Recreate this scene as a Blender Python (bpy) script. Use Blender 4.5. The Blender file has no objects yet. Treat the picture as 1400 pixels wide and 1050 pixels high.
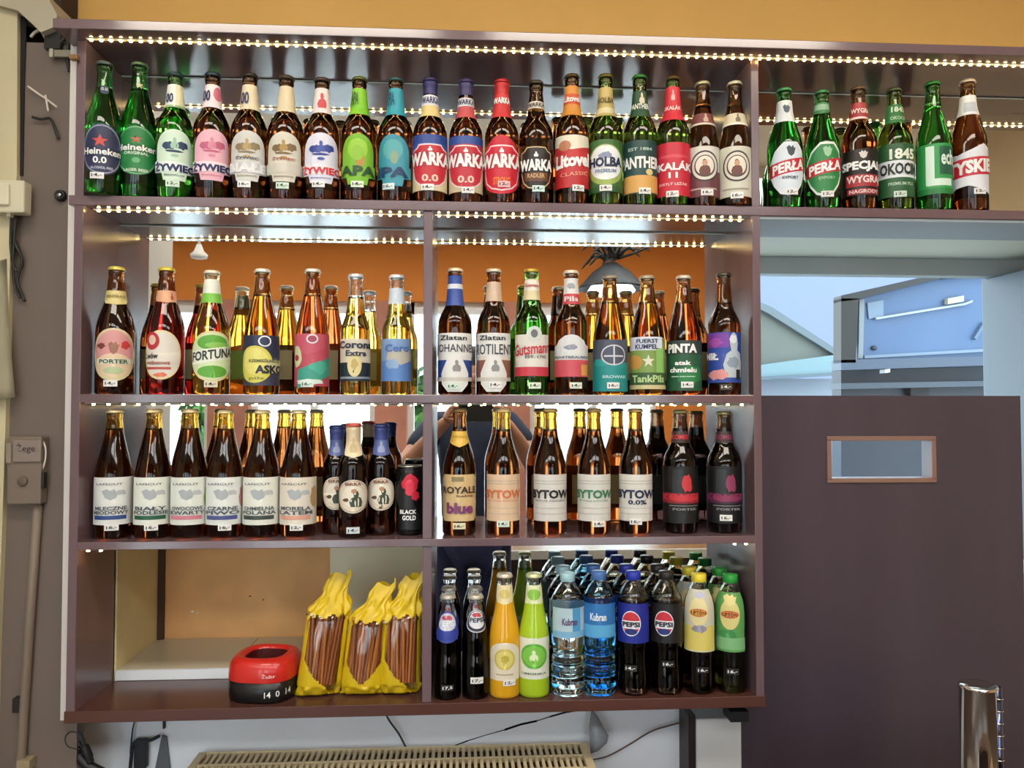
import bpy, bmesh, math, random
from mathutils import Vector, Matrix
random.seed(7)
S = bpy.context.scene
COL = S.collection
PI = math.pi

# ------------------------------------------------------------------ camera
F_PX, CX, CY, CZ = 1069.36, 0.7565, -1.5561, 1.5841
YAW, PITCH, ROLL = 0.0610, 0.0306, 0.0003
FW0 = Vector((math.sin(YAW), math.cos(YAW), 0)); UP0 = Vector((0, 0, 1)); R0 = Vector((math.cos(YAW), -math.sin(YAW), 0))
FWD = FW0 * math.cos(PITCH) + UP0 * math.sin(PITCH)
UPV = UP0 * math.cos(PITCH) - FW0 * math.sin(PITCH)
RGT = R0 * math.cos(ROLL) + UPV * math.sin(ROLL)
UPV = UPV * math.cos(ROLL) - R0 * math.sin(ROLL)
CAMP = Vector((CX, CY, CZ))
cd = bpy.data.cameras.new('camera'); cam = bpy.data.objects.new('camera', cd); COL.objects.link(cam)
cd.sensor_fit = 'HORIZONTAL'; cd.sensor_width = 36.0; cd.lens = F_PX / 1400 * 36.0; cd.clip_start = 0.004; cd.clip_end = 200
m = Matrix((RGT, UPV, -FWD)).transposed().to_4x4(); m.translation = CAMP
cam.matrix_world = m
S.camera = cam

# ------------------------------------------------------------------ world, exposure
w = bpy.data.worlds.new('world'); S.world = w; w.use_nodes = True
bg = w.node_tree.nodes['Background']
bg.inputs['Color'].default_value = (0.80, 0.91, 1.0, 1); bg.inputs['Strength'].default_value = 4.2
S.view_settings.view_transform = 'Standard'; S.view_settings.look = 'None'
S.view_settings.gamma = 1.0; S.view_settings.use_curve_mapping = False
S.view_settings.exposure = 0.40
LAMP_STRENGTH = 12.0
ROOM_STRENGTH = 8.0
LED_STRENGTH = 28.0

def portal(name, loc, sx, sz, rotx):
    l = bpy.data.lights.new(name, 'AREA'); l.shape = 'RECTANGLE'; l.size = sx; l.size_y = sz
    l.cycles.is_portal = True
    o = bpy.data.objects.new(name, l); COL.objects.link(o); o.location = loc; o.rotation_euler = (rotx, 0, 0)

def at(px, py, Y):
    """world point at depth plane Y seen at photograph pixel (px, py)"""
    d = FWD + RGT * ((px - 700) / F_PX) + UPV * ((525 - py) / F_PX)
    return CAMP + d * ((Y - CY) / d.y)
def mirrored(px, py, Y):
    """room point at depth Y whose image in the shelf mirror (Y = YM) is seen at the pixel"""
    p = at(px, py, 2 * YM - Y); p.y = Y
    return p

# ------------------------------------------------------------------ materials
def lin(h):
    h = h.lstrip('#')
    o = []
    for i in (0, 2, 4):
        c = int(h[i:i + 2], 16) / 255
        o.append(c / 12.92 if c <= 0.04045 else ((c + 0.055) / 1.055) ** 2.4)
    return tuple(o) + (1,)
MC = {}
def mat(h, rough=0.5, metal=0.0, spec=0.5, emit=0.0, noise=None, coat=0.0, bump=None):
    k = (h, rough, metal, spec, emit, noise, coat, bump)
    if k in MC: return MC[k]
    M = bpy.data.materials.new('m_' + h.strip('#') + '_%d' % len(MC)); M.use_nodes = True
    nt = M.node_tree; p = nt.nodes['Principled BSDF']
    c = lin(h)
    p.inputs['Base Color'].default_value = c; p.inputs['Roughness'].default_value = rough
    p.inputs['Metallic'].default_value = metal; p.inputs['Specular IOR Level'].default_value = spec
    p.inputs['Coat Weight'].default_value = coat
    if emit: p.inputs['Emission Color'].default_value = c; p.inputs['Emission Strength'].default_value = emit
    if noise or bump:
        tc = nt.nodes.new('ShaderNodeTexCoord'); mp = nt.nodes.new('ShaderNodeMapping')
        nt.links.new(tc.outputs['Object'], mp.inputs[0])
        sc, amp = noise[0], noise[1]
        mp.inputs['Scale'].default_value = noise[2] if len(noise) > 2 else (1, 1, 1)
        n = nt.nodes.new('ShaderNodeTexNoise'); n.inputs['Scale'].default_value = sc; n.inputs['Detail'].default_value = 5
        nt.links.new(mp.outputs[0], n.inputs['Vector'])
        r = nt.nodes.new('ShaderNodeValToRGB')
        r.color_ramp.elements[0].position = 0.3; r.color_ramp.elements[1].position = 0.72
        r.color_ramp.elements[0].color = tuple(x * (1 - amp) for x in c[:3]) + (1,)
        r.color_ramp.elements[1].color = tuple(min(1, x * (1 + amp)) for x in c[:3]) + (1,)
        nt.links.new(n.outputs['Fac'], r.inputs[0]); nt.links.new(r.outputs[0], p.inputs['Base Color'])
        if bump:
            b = nt.nodes.new('ShaderNodeBump'); b.inputs['Strength'].default_value = bump; b.inputs['Distance'].default_value = 0.002
            nt.links.new(n.outputs['Fac'], b.inputs['Height']); nt.links.new(b.outputs[0], p.inputs['Normal'])
    MC[k] = M
    return M
def glass(name, col, rough=0.0, ior=1.45, trans=1.0):
    k = ('glass', name)
    if k in MC: return MC[k]
    M = bpy.data.materials.new('glass_' + name); M.use_nodes = True
    p = M.node_tree.nodes['Principled BSDF']
    p.inputs['Base Color'].default_value = tuple(col) + (1,); p.inputs['Transmission Weight'].default_value = trans
    p.inputs['Roughness'].default_value = rough; p.inputs['IOR'].default_value = ior
    MC[k] = M
    return M
def film(name, tint=(1, 1, 1), refl=0.12, rough=0.06):
    k = ('film', name)
    if k in MC: return MC[k]
    M = bpy.data.materials.new('film_' + name); M.use_nodes = True
    nt = M.node_tree; nt.nodes.clear()
    o = nt.nodes.new('ShaderNodeOutputMaterial'); mx = nt.nodes.new('ShaderNodeMixShader')
    t = nt.nodes.new('ShaderNodeBsdfTransparent'); g = nt.nodes.new('ShaderNodeBsdfGlossy')
    t.inputs[0].default_value = tuple(tint) + (1,); g.inputs['Roughness'].default_value = rough
    mx.inputs[0].default_value = refl
    nt.links.new(t.outputs[0], mx.inputs[1]); nt.links.new(g.outputs[0], mx.inputs[2]); nt.links.new(mx.outputs[0], o.inputs[0])
    MC[k] = M
    return M

LAM = mat('#6c575d', 0.24, spec=0.7, noise=(7.0, 0.16, (1, 1, 0.12)))        # purple-brown laminate
LAMH = mat('#6b565c', 0.15, spec=0.9, noise=(7.0, 0.14, (0.12, 1, 1)))       # the same, grain along the boards
LAMR = mat('#56362f', 0.25, noise=(7.0, 0.16, (0.12, 1, 1)))
DOORM = mat('#483f49', 0.25, noise=(9.0, 0.10, (1, 1, 0.10)))
MIRROR = mat('#e4e8e8', 0.01, metal=1.0)
CHROME = mat('#d9d7d2', 0.08, metal=1.0)
PAPERW = '#e9e9e6'

# ------------------------------------------------------------------ mesh helpers
def link(name, me, parent=None):
    o = bpy.data.objects.new(name, me); COL.objects.link(o)
    if parent is not None: o.parent = parent
    return o
def mesh_from(bm, name, mats, smooth=False):
    me = bpy.data.meshes.new(name); bm.to_mesh(me); bm.free()
    for mm in (mats if isinstance(mats, (list, tuple)) else [mats]): me.materials.append(mm)
    if smooth:
        for p in me.polygons: p.use_smooth = True
    return me
def tag(o, label=None, cat=None, group=None, kind=None):
    if label: o['label'] = label
    if cat: o['category'] = cat
    if group: o['group'] = group
    if kind: o['kind'] = kind
    return o
def empty(name, loc=(0, 0, 0), label=None, cat=None, group=None, rotz=0):
    o = bpy.data.objects.new(name, None); COL.objects.link(o); o.location = loc; o.rotation_euler = (0, 0, rotz); o.empty_display_size = 0.02
    return tag(o, label, cat, group)
def bx(bm, x0, x1, y0, y1, z0, z1, mi=0, bevel=0.0):
    n0 = len(bm.faces)
    r = bmesh.ops.create_cube(bm, size=1)
    vs = r['verts']
    for v in vs:
        v.co = Vector((x0 + (v.co.x + .5) * (x1 - x0), y0 + (v.co.y + .5) * (y1 - y0), z0 + (v.co.z + .5) * (z1 - z0)))
    fs = {f for v in vs for f in v.link_faces}
    for f in fs: f.material_index = mi
    if bevel:
        es = list({e for v in vs for e in v.link_edges})
        bmesh.ops.bevel(bm, geom=es, offset=bevel, segments=2, affect='EDGES', profile=0.5)
def box(name, x0, x1, y0, y1, z0, z1, m_, parent=None, bevel=0.0, kind=None):
    bm = bmesh.new(); bx(bm, x0, x1, y0, y1, z0, z1, 0, bevel)
    o = link(name, mesh_from(bm, name, m_), parent)
    if kind: o['kind'] = kind
    return o
def tube_bm(bm, pts, r, seg=7, caps=True, mi=0):
    pts = [Vector(p) for p in pts]; rings = []
    n = None
    for i, p in enumerate(pts):
        t = (pts[min(i + 1, len(pts) - 1)] - pts[max(i - 1, 0)]).normalized()
        if n is None: n = t.orthogonal().normalized()
        else: n = (n - t * n.dot(t)).normalized()
        b = t.cross(n); rr = r[i] if isinstance(r, (list, tuple)) else r
        rings.append([bm.verts.new(p + (n * math.cos(2 * PI * k / seg) + b * math.sin(2 * PI * k / seg)) * rr) for k in range(seg)])
    for a, c in zip(rings[:-1], rings[1:]):
        for k in range(seg):
            f = bm.faces.new((a[k], a[(k + 1) % seg], c[(k + 1) % seg], c[k])); f.smooth = True; f.material_index = mi
    if caps:
        bm.faces.new(rings[0][::-1]).material_index = mi; bm.faces.new(rings[-1]).material_index = mi
def smooth_path(pts, n=6):
    pts = [Vector(p) for p in pts]; out = []
    for i in range(len(pts) - 1):
        p0, p1, p2, p3 = pts[max(i - 1, 0)], pts[i], pts[i + 1], pts[min(i + 2, len(pts) - 1)]
        for k in range(n):
            t = k / n
            out.append(0.5 * ((2 * p1) + (p2 - p0) * t + (2 * p0 - 5 * p1 + 4 * p2 - p3) * t * t + (3 * p1 - p0 - 3 * p2 + p3) * t ** 3))
    out.append(pts[-1])
    return out
def tube(name, pts, r, m_, parent=None, seg=7, smooth=True):
    bm = bmesh.new(); tube_bm(bm, smooth_path(pts) if smooth else pts, r, seg)
    return link(name, mesh_from(bm, name, m_), parent)
def lathe_bm(bm, prof, seg=28, mi=0, close_bottom=True, close_top=True, flip=False, rmod=None):
    rings = []
    for (r, z) in prof:
        rings.append([bm.verts.new(((r * (rmod(k, z) if rmod else 1)) * math.cos(2 * PI * k / seg), (r * (rmod(k, z) if rmod else 1)) * math.sin(2 * PI * k / seg), z)) for k in range(seg)])
    for a, c in zip(rings[:-1], rings[1:]):
        for k in range(seg):
            q = (a[k], a[(k + 1) % seg], c[(k + 1) % seg], c[k])
            f = bm.faces.new(q[::-1] if flip else q); f.smooth = True
            f.material_index = mi(0.5 * (a[k].co.z + c[k].co.z)) if callable(mi) else mi
    m0 = mi(prof[0][1]) if callable(mi) else mi; m1 = mi(prof[-1][1]) if callable(mi) else mi
    if close_bottom: bm.faces.new(rings[0] if flip else rings[0][::-1]).material_index = m0
    if close_top: bm.faces.new(rings[-1][::-1] if flip else rings[-1]).material_index = m1
def lathe(name, prof, m_, parent=None, seg=28, **kw):
    bm = bmesh.new(); lathe_bm(bm, prof, seg, **kw)
    return link(name, mesh_from(bm, name, m_), parent)

# ------------------------------------------------------------------ the shelf unit's measures (m)
XL, XLI, ML_, MR_, RI, RO = 0.0, 0.0171, 0.675, 0.693, 1.3437, 1.36
YM = 0.160                                   # mirror plane
Z1T, Z1B, Z2T, Z2B, Z3T, Z3B, Z4T, Z4B = 1.9967, 1.9774, 1.6105, 1.5938, 1.3262, 1.3110, 1.0064, 0.9840
ZCT, ZCB = 2.3210, 2.3023
XEND = 2.40                                  # the top row runs on to the right, out of the picture
CEIL = 2.95
YB = 0.168                                   # wall behind the unit
# ------------------------------------------------------------------ the room
WALLW = mat('#e6ecf4', 0.8, noise=(5.0, 0.05), bump=0.15)
WALLO = mat('#d4a65a', 0.8, noise=(3.0, 0.06), bump=0.1)
WALLF = mat('#d8802f', 0.8, noise=(2.0, 0.05))
CREAM = mat('#d8cfae', 0.7, noise=(4.0, 0.06))
TAUPE = mat('#6f6259', 0.55, noise=(3.0, 0.12, (1, 1, .25)))
def struct(name, boxes, mats):
    bm = bmesh.new()
    for b in boxes: bx(bm, *b[:6], mi=(b[6] if len(b) > 6 else 0))
    return tag(link(name, mesh_from(bm, name, mats)), kind='structure')
WX0, WX1 = -2.6, 3.3
YF = -4.1                                    # far wall with the windows, seen in the mirrors
NZ0, NZ1, NYB = 1.004, 1.3100, 0.400         # niche behind the lowest left bay
OX0, OX1, OZ0, OZ1 = 1.372, 2.46, 1.20, at(1200, 322, .168).z  # pass-through window on the right
wb = [(WX0, XLI, YB, .50, 0, 2.30, 0), (XLI, OX0, YB, .50, 0, NZ0, 0), (XLI, ML_ + .004, NYB + .02, .50, NZ0, NZ1, 0),
      (ML_ + .004, OX0, YB, .50, NZ0, NZ1, 0), (XLI, OX0, YB, .50, NZ1, 2.30, 0), (OX0, WX1, YB, .50, 0, OZ0, 0),
      (OX1, WX1, YB, .50, OZ0, OZ1, 0), (OX0, WX1, YB, .50, OZ1, 2.30, 0), (WX0, WX1, YB, .50, 2.30, CEIL, 1)]
struct('wall_back', wb, [WALLW, WALLO])
struct('floor', [(WX0 - .2, WX1 + .2, YF - .2, .5, -.1, 0)], mat('#6b5a4c', 0.4, noise=(3, .15)))
struct('ceiling', [(WX0 - .2, WX1 + .2, YF - .2, .5, CEIL, CEIL + .1)], mat('#efe6d2', 0.8, noise=(2, .03)))
struct('wall_right', [(WX1, WX1 + .2, YF, .5, 0, CEIL)], mat('#c8ab80', .8, noise=(2, .05)))
struct('wall_left', [(WX0 - .2, WX0, YF, -.77, 0, CEIL), (WX0, -.24, -.85, -.77, 0, CEIL), (-.30, -.24, -.77, YB, 0, CEIL)], mat('#c9c6c0', 0.8, noise=(4, .06)))
# far wall: orange above, windows with salmon piers
WINS = [(-1.75, -1.16), (-.86, .08), (.32, 1.06), (1.26, 2.26)]
WZ0, WZ1 = 0.12, 2.40
fb = [(WX0, WX1, YF - .2, YF, WZ1, CEIL, 0), (WX0, WX1, YF - .2, YF, 0, WZ0, 1)]
xs = [WX0] + [v for a in WINS for v in a] + [WX1]
for i in range(0, len(xs), 2): fb.append((xs[i], xs[i + 1], YF - .2, YF, WZ0, WZ1, 2 if 0 < i < len(xs) - 2 else 0))
struct('wall_far', fb, [WALLF, mat('#b98a6c', .7, noise=(3, .08)), mat('#b87862', .7, noise=(6, .15))])
WHITEF = mat('#e8e8e4', .4)
for i, (a, b) in enumerate(WINS):
    wf = empty('window_%d' % (i + 1), (0, 0, 0)); wf['kind'] = 'structure'
    bm = bmesh.new()
    for q in ((a, a + .05, WZ0, WZ1), (b - .05, b, WZ0, WZ1), (a, b, WZ0, WZ0 + .05), (a, b, WZ1 - .09, WZ1)):
        bx(bm, q[0], q[1], YF - .16, YF - .09, q[2], q[3])
    if b - a > .6: bx(bm, (a + b) / 2 - .03, (a + b) / 2 + .03, YF - .16, YF - .09, WZ0, WZ1)
    link('window_frame', mesh_from(bm, 'window_frame', WHITEF), wf)
    box('window_pane', a + .04, b - .04, YF - .13, YF - .126, WZ0 + .04, WZ1 - .04, film('pane', (.97, 1, .99), .008, 0.0), wf)
    box('window_sill', a - .03, b + .03, YF - .2, YF + .14, WZ0 - .03, WZ0, WHITEF, wf)
    portal('daylight_portal', ((a + b) / 2, YF - .19, (WZ0 + WZ1) / 2), b - a, WZ1 - WZ0, PI / 2)
portal('daylight_portal', ((OX0 + OX1) / 2, .49, (OZ0 + OZ1) / 2), OX1 - OX0, OZ1 - OZ0, -PI / 2)

# unseen fill light panels, added over the bar to light the shelves
for i, x in enumerate((0.05, 1.45)):
    lt = empty('fill_panel', (x, -1.15, CEIL), 'added white fill light panel above the bar, %s one' % ('left' if i == 0 else 'right'), 'lamp', 'added fill light panels')
    bm = bmesh.new()
    for q in ((-.62, .62, -.17, -.15), (-.62, .62, .15, .17), (-.62, -.60, -.15, .15), (.60, .62, -.15, .15)): bx(bm, *q, -.06, -.001)
    link('panel_frame', mesh_from(bm, 'panel_frame', WHITEF), lt)
    box('diffuser', -.60, .60, -.15, .15, -.05, -.04, mat('#fff4e2', .5, emit=LAMP_STRENGTH), lt)

for i, x in enumerate((-.95, .55, 2.05)):  # large panels added as frontal fill, also whitening the top mirror
    lt = empty('fill_panel', (x, -2.75, CEIL), 'large added fill light panel on the room ceiling, %s one' % ('left', 'middle', 'right')[i], 'lamp', 'large added fill light panels')
    bm = bmesh.new()
    for q in ((-.62, .62, -.32, -.30), (-.62, .62, .30, .32), (-.62, -.60, -.30, .30), (.60, .62, -.30, .30)): bx(bm, *q, -.06, -.001)
    link('panel_frame', mesh_from(bm, 'panel_frame', WHITEF), lt)
    box('diffuser', -.60, .60, -.30, .30, -.05, -.04, mat('#f6f6f4', .5, emit=ROOM_STRENGTH), lt)

# pendant lamp with dark shade near the far windows (seen in the mirror)
pc = mirrored(836, 372, -3.0)
pl = empty('pendant_lamp', (pc.x, pc.y, pc.z - .16), 'dark pendant lamp shade glowing white underneath, reflected above the right bottles', 'lamp')
lathe('lamp_shade', [(.035, .22), (.06, .20), (.12, .16), (.20, .07), (.215, .05), (.208, .05), (.11, .15), (.03, .19)], mat('#0e1216', .6), pl, 28, close_bottom=False, close_top=False)
lathe('bulb', [(.02, .0), (.12, .015), (.15, .04), (.13, .07), (.03, .09)], mat('#eef8f4', .5, emit=6.0), pl, 20)
tube('cord', [(0, 0, .20), (0, 0, CEIL - pc.z + .16)], .006, mat('#151515'), pl, 6, smooth=False)
# dried branches hanging over the lamp
bm = bmesh.new()
rb = random.Random(5)
for k in range(26):
    a = rb.uniform(0, 2 * PI); l = rb.uniform(.10, .26)
    p0 = Vector((rb.uniform(-.05, .05), rb.uniform(-.05, .05), .24)); p1 = p0 + Vector((math.cos(a) * l * .6, math.sin(a) * l * .6, rb.uniform(.02, .14))); p2 = p1 + Vector((math.cos(a) * l * .5, math.sin(a) * l * .5, rb.uniform(-.10, .04)))
    tube_bm(bm, smooth_path([p0, p1, p2], 3), [.010] * 3 + [.008] * 3 + [.003], 5)
o = link('dried_branches', mesh_from(bm, 'dried_branches', mat('#2c2a24', .8)))
o.location = (pc.x, pc.y, pc.z - .16); tag(o, 'dark dried branches tangled on top of the pendant lamp', 'plant')
# second lamp: small white spot, reflected at the left
q = mirrored(272, 351, -1.9)
sp = empty('spot_lamp', (q.x, q.y, q.z), 'small white round lamp reflected at the left of the second shelf', 'lamp')
lathe('lamp_head', [(.02, -.010), (.036, -.006), (.040, .010), (.022, .026), (.010, .06)], WHITEF, sp, 18)
tube('cord', [(0, 0, .06), (0, 0, CEIL - q.z)], .006, WHITEF, sp, 6, smooth=False)

# shrubs outside the far windows
def leaf_cloud(name, c, rad, n, hexes, parent, seed):
    rr = random.Random(seed); bm = bmesh.new()
    for k in range(n):
        d = Vector((rr.gauss(0, 1), rr.gauss(0, 1), rr.gauss(0, 1))).normalized() * rr.uniform(.4, 1)
        p = Vector((d.x * rad[0], d.y * rad[1], d.z * rad[2]))
        s = rr.uniform(.05, .10); t = Vector((rr.gauss(0, 1), rr.gauss(0, 1), rr.gauss(0, 1))).normalized(); u = t.orthogonal().normalized(); v = t.cross(u)
        f = bm.faces.new([bm.verts.new(p + u * s), bm.verts.new(p + v * s * .5), bm.verts.new(p - u * s), bm.verts.new(p - v * s * .5)])
        f.material_index = rr.randrange(len(hexes))
    o = link(name, mesh_from(bm, name, [mat(h, .6) for h in hexes]), parent); o.location = c
    return o
for k, (px, py, nm) in enumerate(((272, 585, 'beside the left pier'), (722, 600, 'right of the photographer'), (572, 560, 'left of the photographer'))):
    c = mirrored(px, py, -5.4)
    sh = empty('shrub', (c.x, c.y, 0), 'green shrub outside the window %s in the mirror' % nm, 'shrub', 'shrubs outside the windows')
    leaf_cloud('foliage', (0, 0, c.z), (.16, .2, .42), 260, ['#3f7a3a', '#5c9a4c', '#2d5a2c'], sh, k)
    tube('stem', [(0, 0, 0), (0.02, 0, c.z * .5), (0, 0, c.z)], [.02] * 13, mat('#5b4a38', .8), sh, 6)
box('street_ground', -14, 14, -30, YF - .2, -.2, -.1, mat('#eaebec', .9, noise=(1, .03)), kind='structure')

# bar counter behind the photographer, seen in the lowest mirror
bc = empty('bar_counter', (0, -2.75, 0), 'wooden bar counter with white edge behind the photographer', 'counter')
box('counter_front', .2, 2.3, -.25, .25, 0, .76, mat('#4b3a34', .5, noise=(5, .15, (1, 1, .1))), bc)
box('counter_top', .15, 2.35, -.3, .3, .76, .79, mat('#8a6b4c', .35, noise=(5, .15, (.1, 1, 1))), bc, .004)
box('edge_rail', .15, 2.35, .3, .315, .75, .80, mat('#dcdcd4', .4), bc, .003)

# ------------------------------------------------------------------ shelf unit
su = empty('shelf_unit', (0, 0, 0), 'purple-brown laminate wall shelf unit backed with mirrors, full of bottles', 'shelf unit')
YD = YM + .004
box('side_panel', XL, XLI, 0, YD, .984, ZCB, LAM, su, .0012)
box('side_panel', RI, RO, 0, YD, .984, ZCB, LAM, su, .0012)
box('divider', ML_, MR_, .004, YM, Z2T, Z1B, LAM, su, .001)
box('divider', ML_, MR_, .004, YM, Z3T, Z2B, LAM, su, .001)
box('divider', ML_, MR_, .004, YD, Z4T, Z3B, LAM, su, .001)
box('shelf_board', -.010, XEND, -.002, YD, Z1B, Z1T, LAMH, su, .0012)
box('shelf_board', XLI, RI, -.001, YD, Z2B, Z2T, LAMH, su, .0012)
box('shelf_board', XLI, RI, -.001, YD, Z3B, Z3T, LAMH, su, .0012)
box('bottom_board', -.002, RO + .002, -.002, YD, Z4B, Z4T, LAMR, su, .0012)
box('cornice', -.022, XEND, -.0486, YD, ZCB, ZCT, LAMH, su, .0015)
box('end_panel', XEND - .017, XEND, 0, YD, Z1T, ZCB, LAM, su)
MG = .0015
for q in ((XLI, RI, Z1T, ZCB), (RO, XEND - .017, Z1T, ZCB), (XLI, ML_, Z2T, Z1B), (MR_, RI, Z2T, Z1B), (XLI, ML_, Z3T, Z2B), (MR_, RI, Z3T, Z2B), (MR_, RI, Z4T, Z3B)):
    o = box('mirror', q[0], q[1], YM, YM + .004, q[2], q[3] - MG, MIRROR, su)
    # bright ground edge along the top of the glass
    box('mirror_edge', q[0], q[1], YM - .0012, YM - .0001, q[3] - .0034, q[3] - MG, mat('#b8c4c8', .3), o)

# LED strips: tape on the underside, every diode its own piece
def led_strip(x0, x1, y, z, label, sp_=.0186, warm='#ffd88c'):
    st = empty('led_strip', (x0, y, z), label, 'led strip', 'led strips under the shelves')
    box('tape', 0, x1 - x0, -.004, .004, -.0015, 0, mat('#d8d2c0', .5), st)
    bm = bmesh.new(); bx(bm, -.0024, .0024, -.0024, .0024, -.0046, -.0015, bevel=.0006)
    me = mesh_from(bm, 'led', mat(warm, .5, emit=LED_STRENGTH))
    n = int((x1 - x0) / sp_)
    for k in range(n):
        o = link('led', me, st); o.location = ((k + .5) * (x1 - x0) / n, 0, 0)
led_strip(XLI + .004, XEND - .02, -.008, ZCB, 'long warm white led strip under the cornice above the top shelf')
led_strip(XLI + .006, ML_ - .002, .030, Z1B, 'warm led strip above the left bay of the second shelf')
led_strip(MR_ + .002, RI - .006, .030, Z1B, 'warm led strip above the right bay of the second shelf')
led_strip(XLI + .006, ML_ - .002, .012, Z2B, 'warm led strip above the left bay of the third shelf', .028)
led_strip(MR_ + .002, RI - .006, .012, Z2B, 'warm led strip above the right bay of the third shelf', .028)
led_strip(XLI + .003, XLI + .05, .012, Z3B, 'short led strip in the top left corner of the lowest shelf')
led_strip(RI - .05, RI - .003, .012, Z3B, 'short led strip in the top right corner of the lowest shelf')

# ------------------------------------------------------------------ niche behind the lowest left bay
TILE = mat('#cfc8b2', .25, noise=(6, .05))
nw = empty('wall_niche', (0, 0, 0)); nw['kind'] = 'structure'; nw['label'] = 'tiled wall recess with plywood back behind the lowest left shelf bay'
zt = at(160, 917, YB).z
box('niche_side', XLI - .012, XLI + .004, YB, NYB + .02, NZ0, NZ1 + .02, mat('#e4d6a4', .6, noise=(9, .08)), nw)
xs = [XLI + .004, .2595, .5020, ML_ + .004]
for a, b in zip(xs[:-1], xs[1:]):
    box('ledge_tile', a + .0008, b - .0008, YB + .004, NYB, zt - .010, zt, TILE, nw, .001)
box('ledge_edge', XLI + .004, ML_ + .004, YB - .004, YB + .003, Z4T + .001, zt + .001, mat('#e2e8ee', .35), nw)
box('ledge_bed', XLI + .004, ML_ + .004, YB + .003, NYB, NZ0, zt - .010, mat('#8f8b80', .8), nw)
box('plywood_back', XLI + .012, ML_ + .004, NYB, NYB + .016, zt - .005, NZ1 + .02, mat('#e8b070', .6, noise=(6, .2)), nw)
pa = at(452, 800, NYB - .03); pb = at(579, 800, NYB - .03)
box('cream_board', pa.x, ML_ + .003, NYB - .042, NYB - .030, zt, NZ1 + .02, mat('#f0e8c8', .6, noise=(7, .05)), nw, .001)
box('corner_batten', XLI + .004, XLI + .018, NYB - .012, NYB, zt, NZ1, mat('#4a3220', .7), nw)
for (u, v, r) in ((263, 836, .003), (270, 838, .0022), (342, 815, .002), (360, 820, .0018), (420, 840, .002)):
    p = at(u, v, NYB); bm = bmesh.new(); bmesh.ops.create_icosphere(bm, subdivisions=1, radius=r)
    o = link('nail_hole', mesh_from(bm, 'nail_hole', mat('#3a2a1c' if u > 300 else '#e8dfc4', .8)), nw); o.location = p; o.scale = (1.6, .3, 1)
# ------------------------------------------------------------------ bottle builder
def curve_profile(cp, n=34):
    """monotone cubic through (z, r) control points -> list of (r, z), and r(z)"""
    z = [c[0] for c in cp]; r = [c[1] for c in cp]; k = len(cp)
    d = [(r[i + 1] - r[i]) / (z[i + 1] - z[i]) for i in range(k - 1)]
    m_ = [d[0]] + [0 if d[i - 1] * d[i] <= 0 else 2 * d[i - 1] * d[i] / (d[i - 1] + d[i]) for i in range(1, k - 1)] + [d[-1]]
    def f(x):
        x = min(max(x, z[0]), z[-1])
        for i in range(k - 1):
            if x <= z[i + 1]: break
        h = z[i + 1] - z[i]; t = (x - z[i]) / h
        return ((2 * t ** 3 - 3 * t * t + 1) * r[i] + (t ** 3 - 2 * t * t + t) * h * m_[i] + (-2 * t ** 3 + 3 * t * t) * r[i + 1] + (t ** 3 - t * t) * h * m_[i + 1])
    out = []
    for i in range(k - 1):
        ns = 1 if abs(r[i + 1] - r[i]) < 1e-5 else (3 if z[i + 1] - z[i] > .008 else 1)
        for s in range(ns): x = z[i] + (z[i + 1] - z[i]) * s / ns; out.append((f(x), x))
    out.append((r[-1], z[-1]))
    return out, f
# (z fraction, radius): radius > 1 means millimetres of the neck, otherwise fraction of the body radius
PROF = {
 'long': [(0, .86), (.006, .94), (.02, 1), (.30, 1), (.53, 1), (.58, .975), (.62, .89), (.66, .75), (.70, .60), (.74, .52), (.80, .47), (.90, 14.2), (.925, 13.6), (.94, 14.8), (.965, 14.8), (.975, 13.2), (1, 13.0)],
 'slope': [(0, .86), (.006, .94), (.02, 1), (.30, 1), (.50, 1), (.56, .95), (.62, .84), (.68, .70), (.74, .57), (.80, .47), (.88, .42), (.93, 13.6), (.945, 14.8), (.965, 14.8), (.975, 13.2), (1, 13.0)],
 'cone': [(0, .86), (.006, .94), (.02, 1), (.25, 1), (.43, 1), (.50, .96), (.60, .83), (.70, .66), (.78, .53), (.84, .46), (.90, .42), (.935, 13.8), (.945, 14.8), (.965, 14.8), (.975, 13.2), (1, 13.0)],
 'tall': [(0, .86), (.006, .94), (.02, 1), (.25, 1), (.46, 1), (.52, .97), (.60, .86), (.68, .68), (.75, .54), (.82, .47), (.90, .42), (.935, 13.8), (.945, 14.8), (.965, 14.8), (.975, 13.2), (1, 13.0)],
 'clear': [(0, .88), (.006, .95), (.02, 1), (.30, 1), (.50, 1), (.55, .97), (.60, .85), (.66, .68), (.74, .57), (.84, .49), (.90, .46), (.925, 13.0), (.94, 14.2), (.965, 14.2), (.975, 12.8), (1, 12.6)],
 'small': [(0, .88), (.006, .95), (.02, 1), (.30, 1), (.58, 1), (.64, .97), (.69, .86), (.73, .70), (.77, .58), (.84, .49), (.92, 13.8), (.94, 14.8), (.965, 14.8), (.975, 13.2), (1, 13.0)],
 'black': [(0, .86), (.006, .94), (.02, 1), (.30, 1), (.55, 1), (.585, .97), (.62, .90), (.66, .78), (.70, .64), (.73, .54), (.80, .48), (.90, .42), (.93, 13.6), (.945, 14.8), (.965, 14.8), (.975, 13.2), (1, 13.0)],
 'soda': [(0, .88), (.01, .97), (.04, 1), (.30, 1), (.36, .97), (.45, .90), (.55, .93), (.62, .90), (.70, .75), (.78, .58), (.86, .49), (.93, .46), (.945, 13.6), (.965, 13.6), (.975, 12.6), (1, 12.4)],
 'juice': [(0, .86), (.008, .95), (.03, 1), (.25, 1), (.46, 1), (.52, .96), (.60, .84), (.70, .68), (.80, .57), (.90, .50), (.93, 13.8), (.945, 14.6), (.965, 14.6), (.975, 13.2), (1, 13.0)],
}
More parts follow.
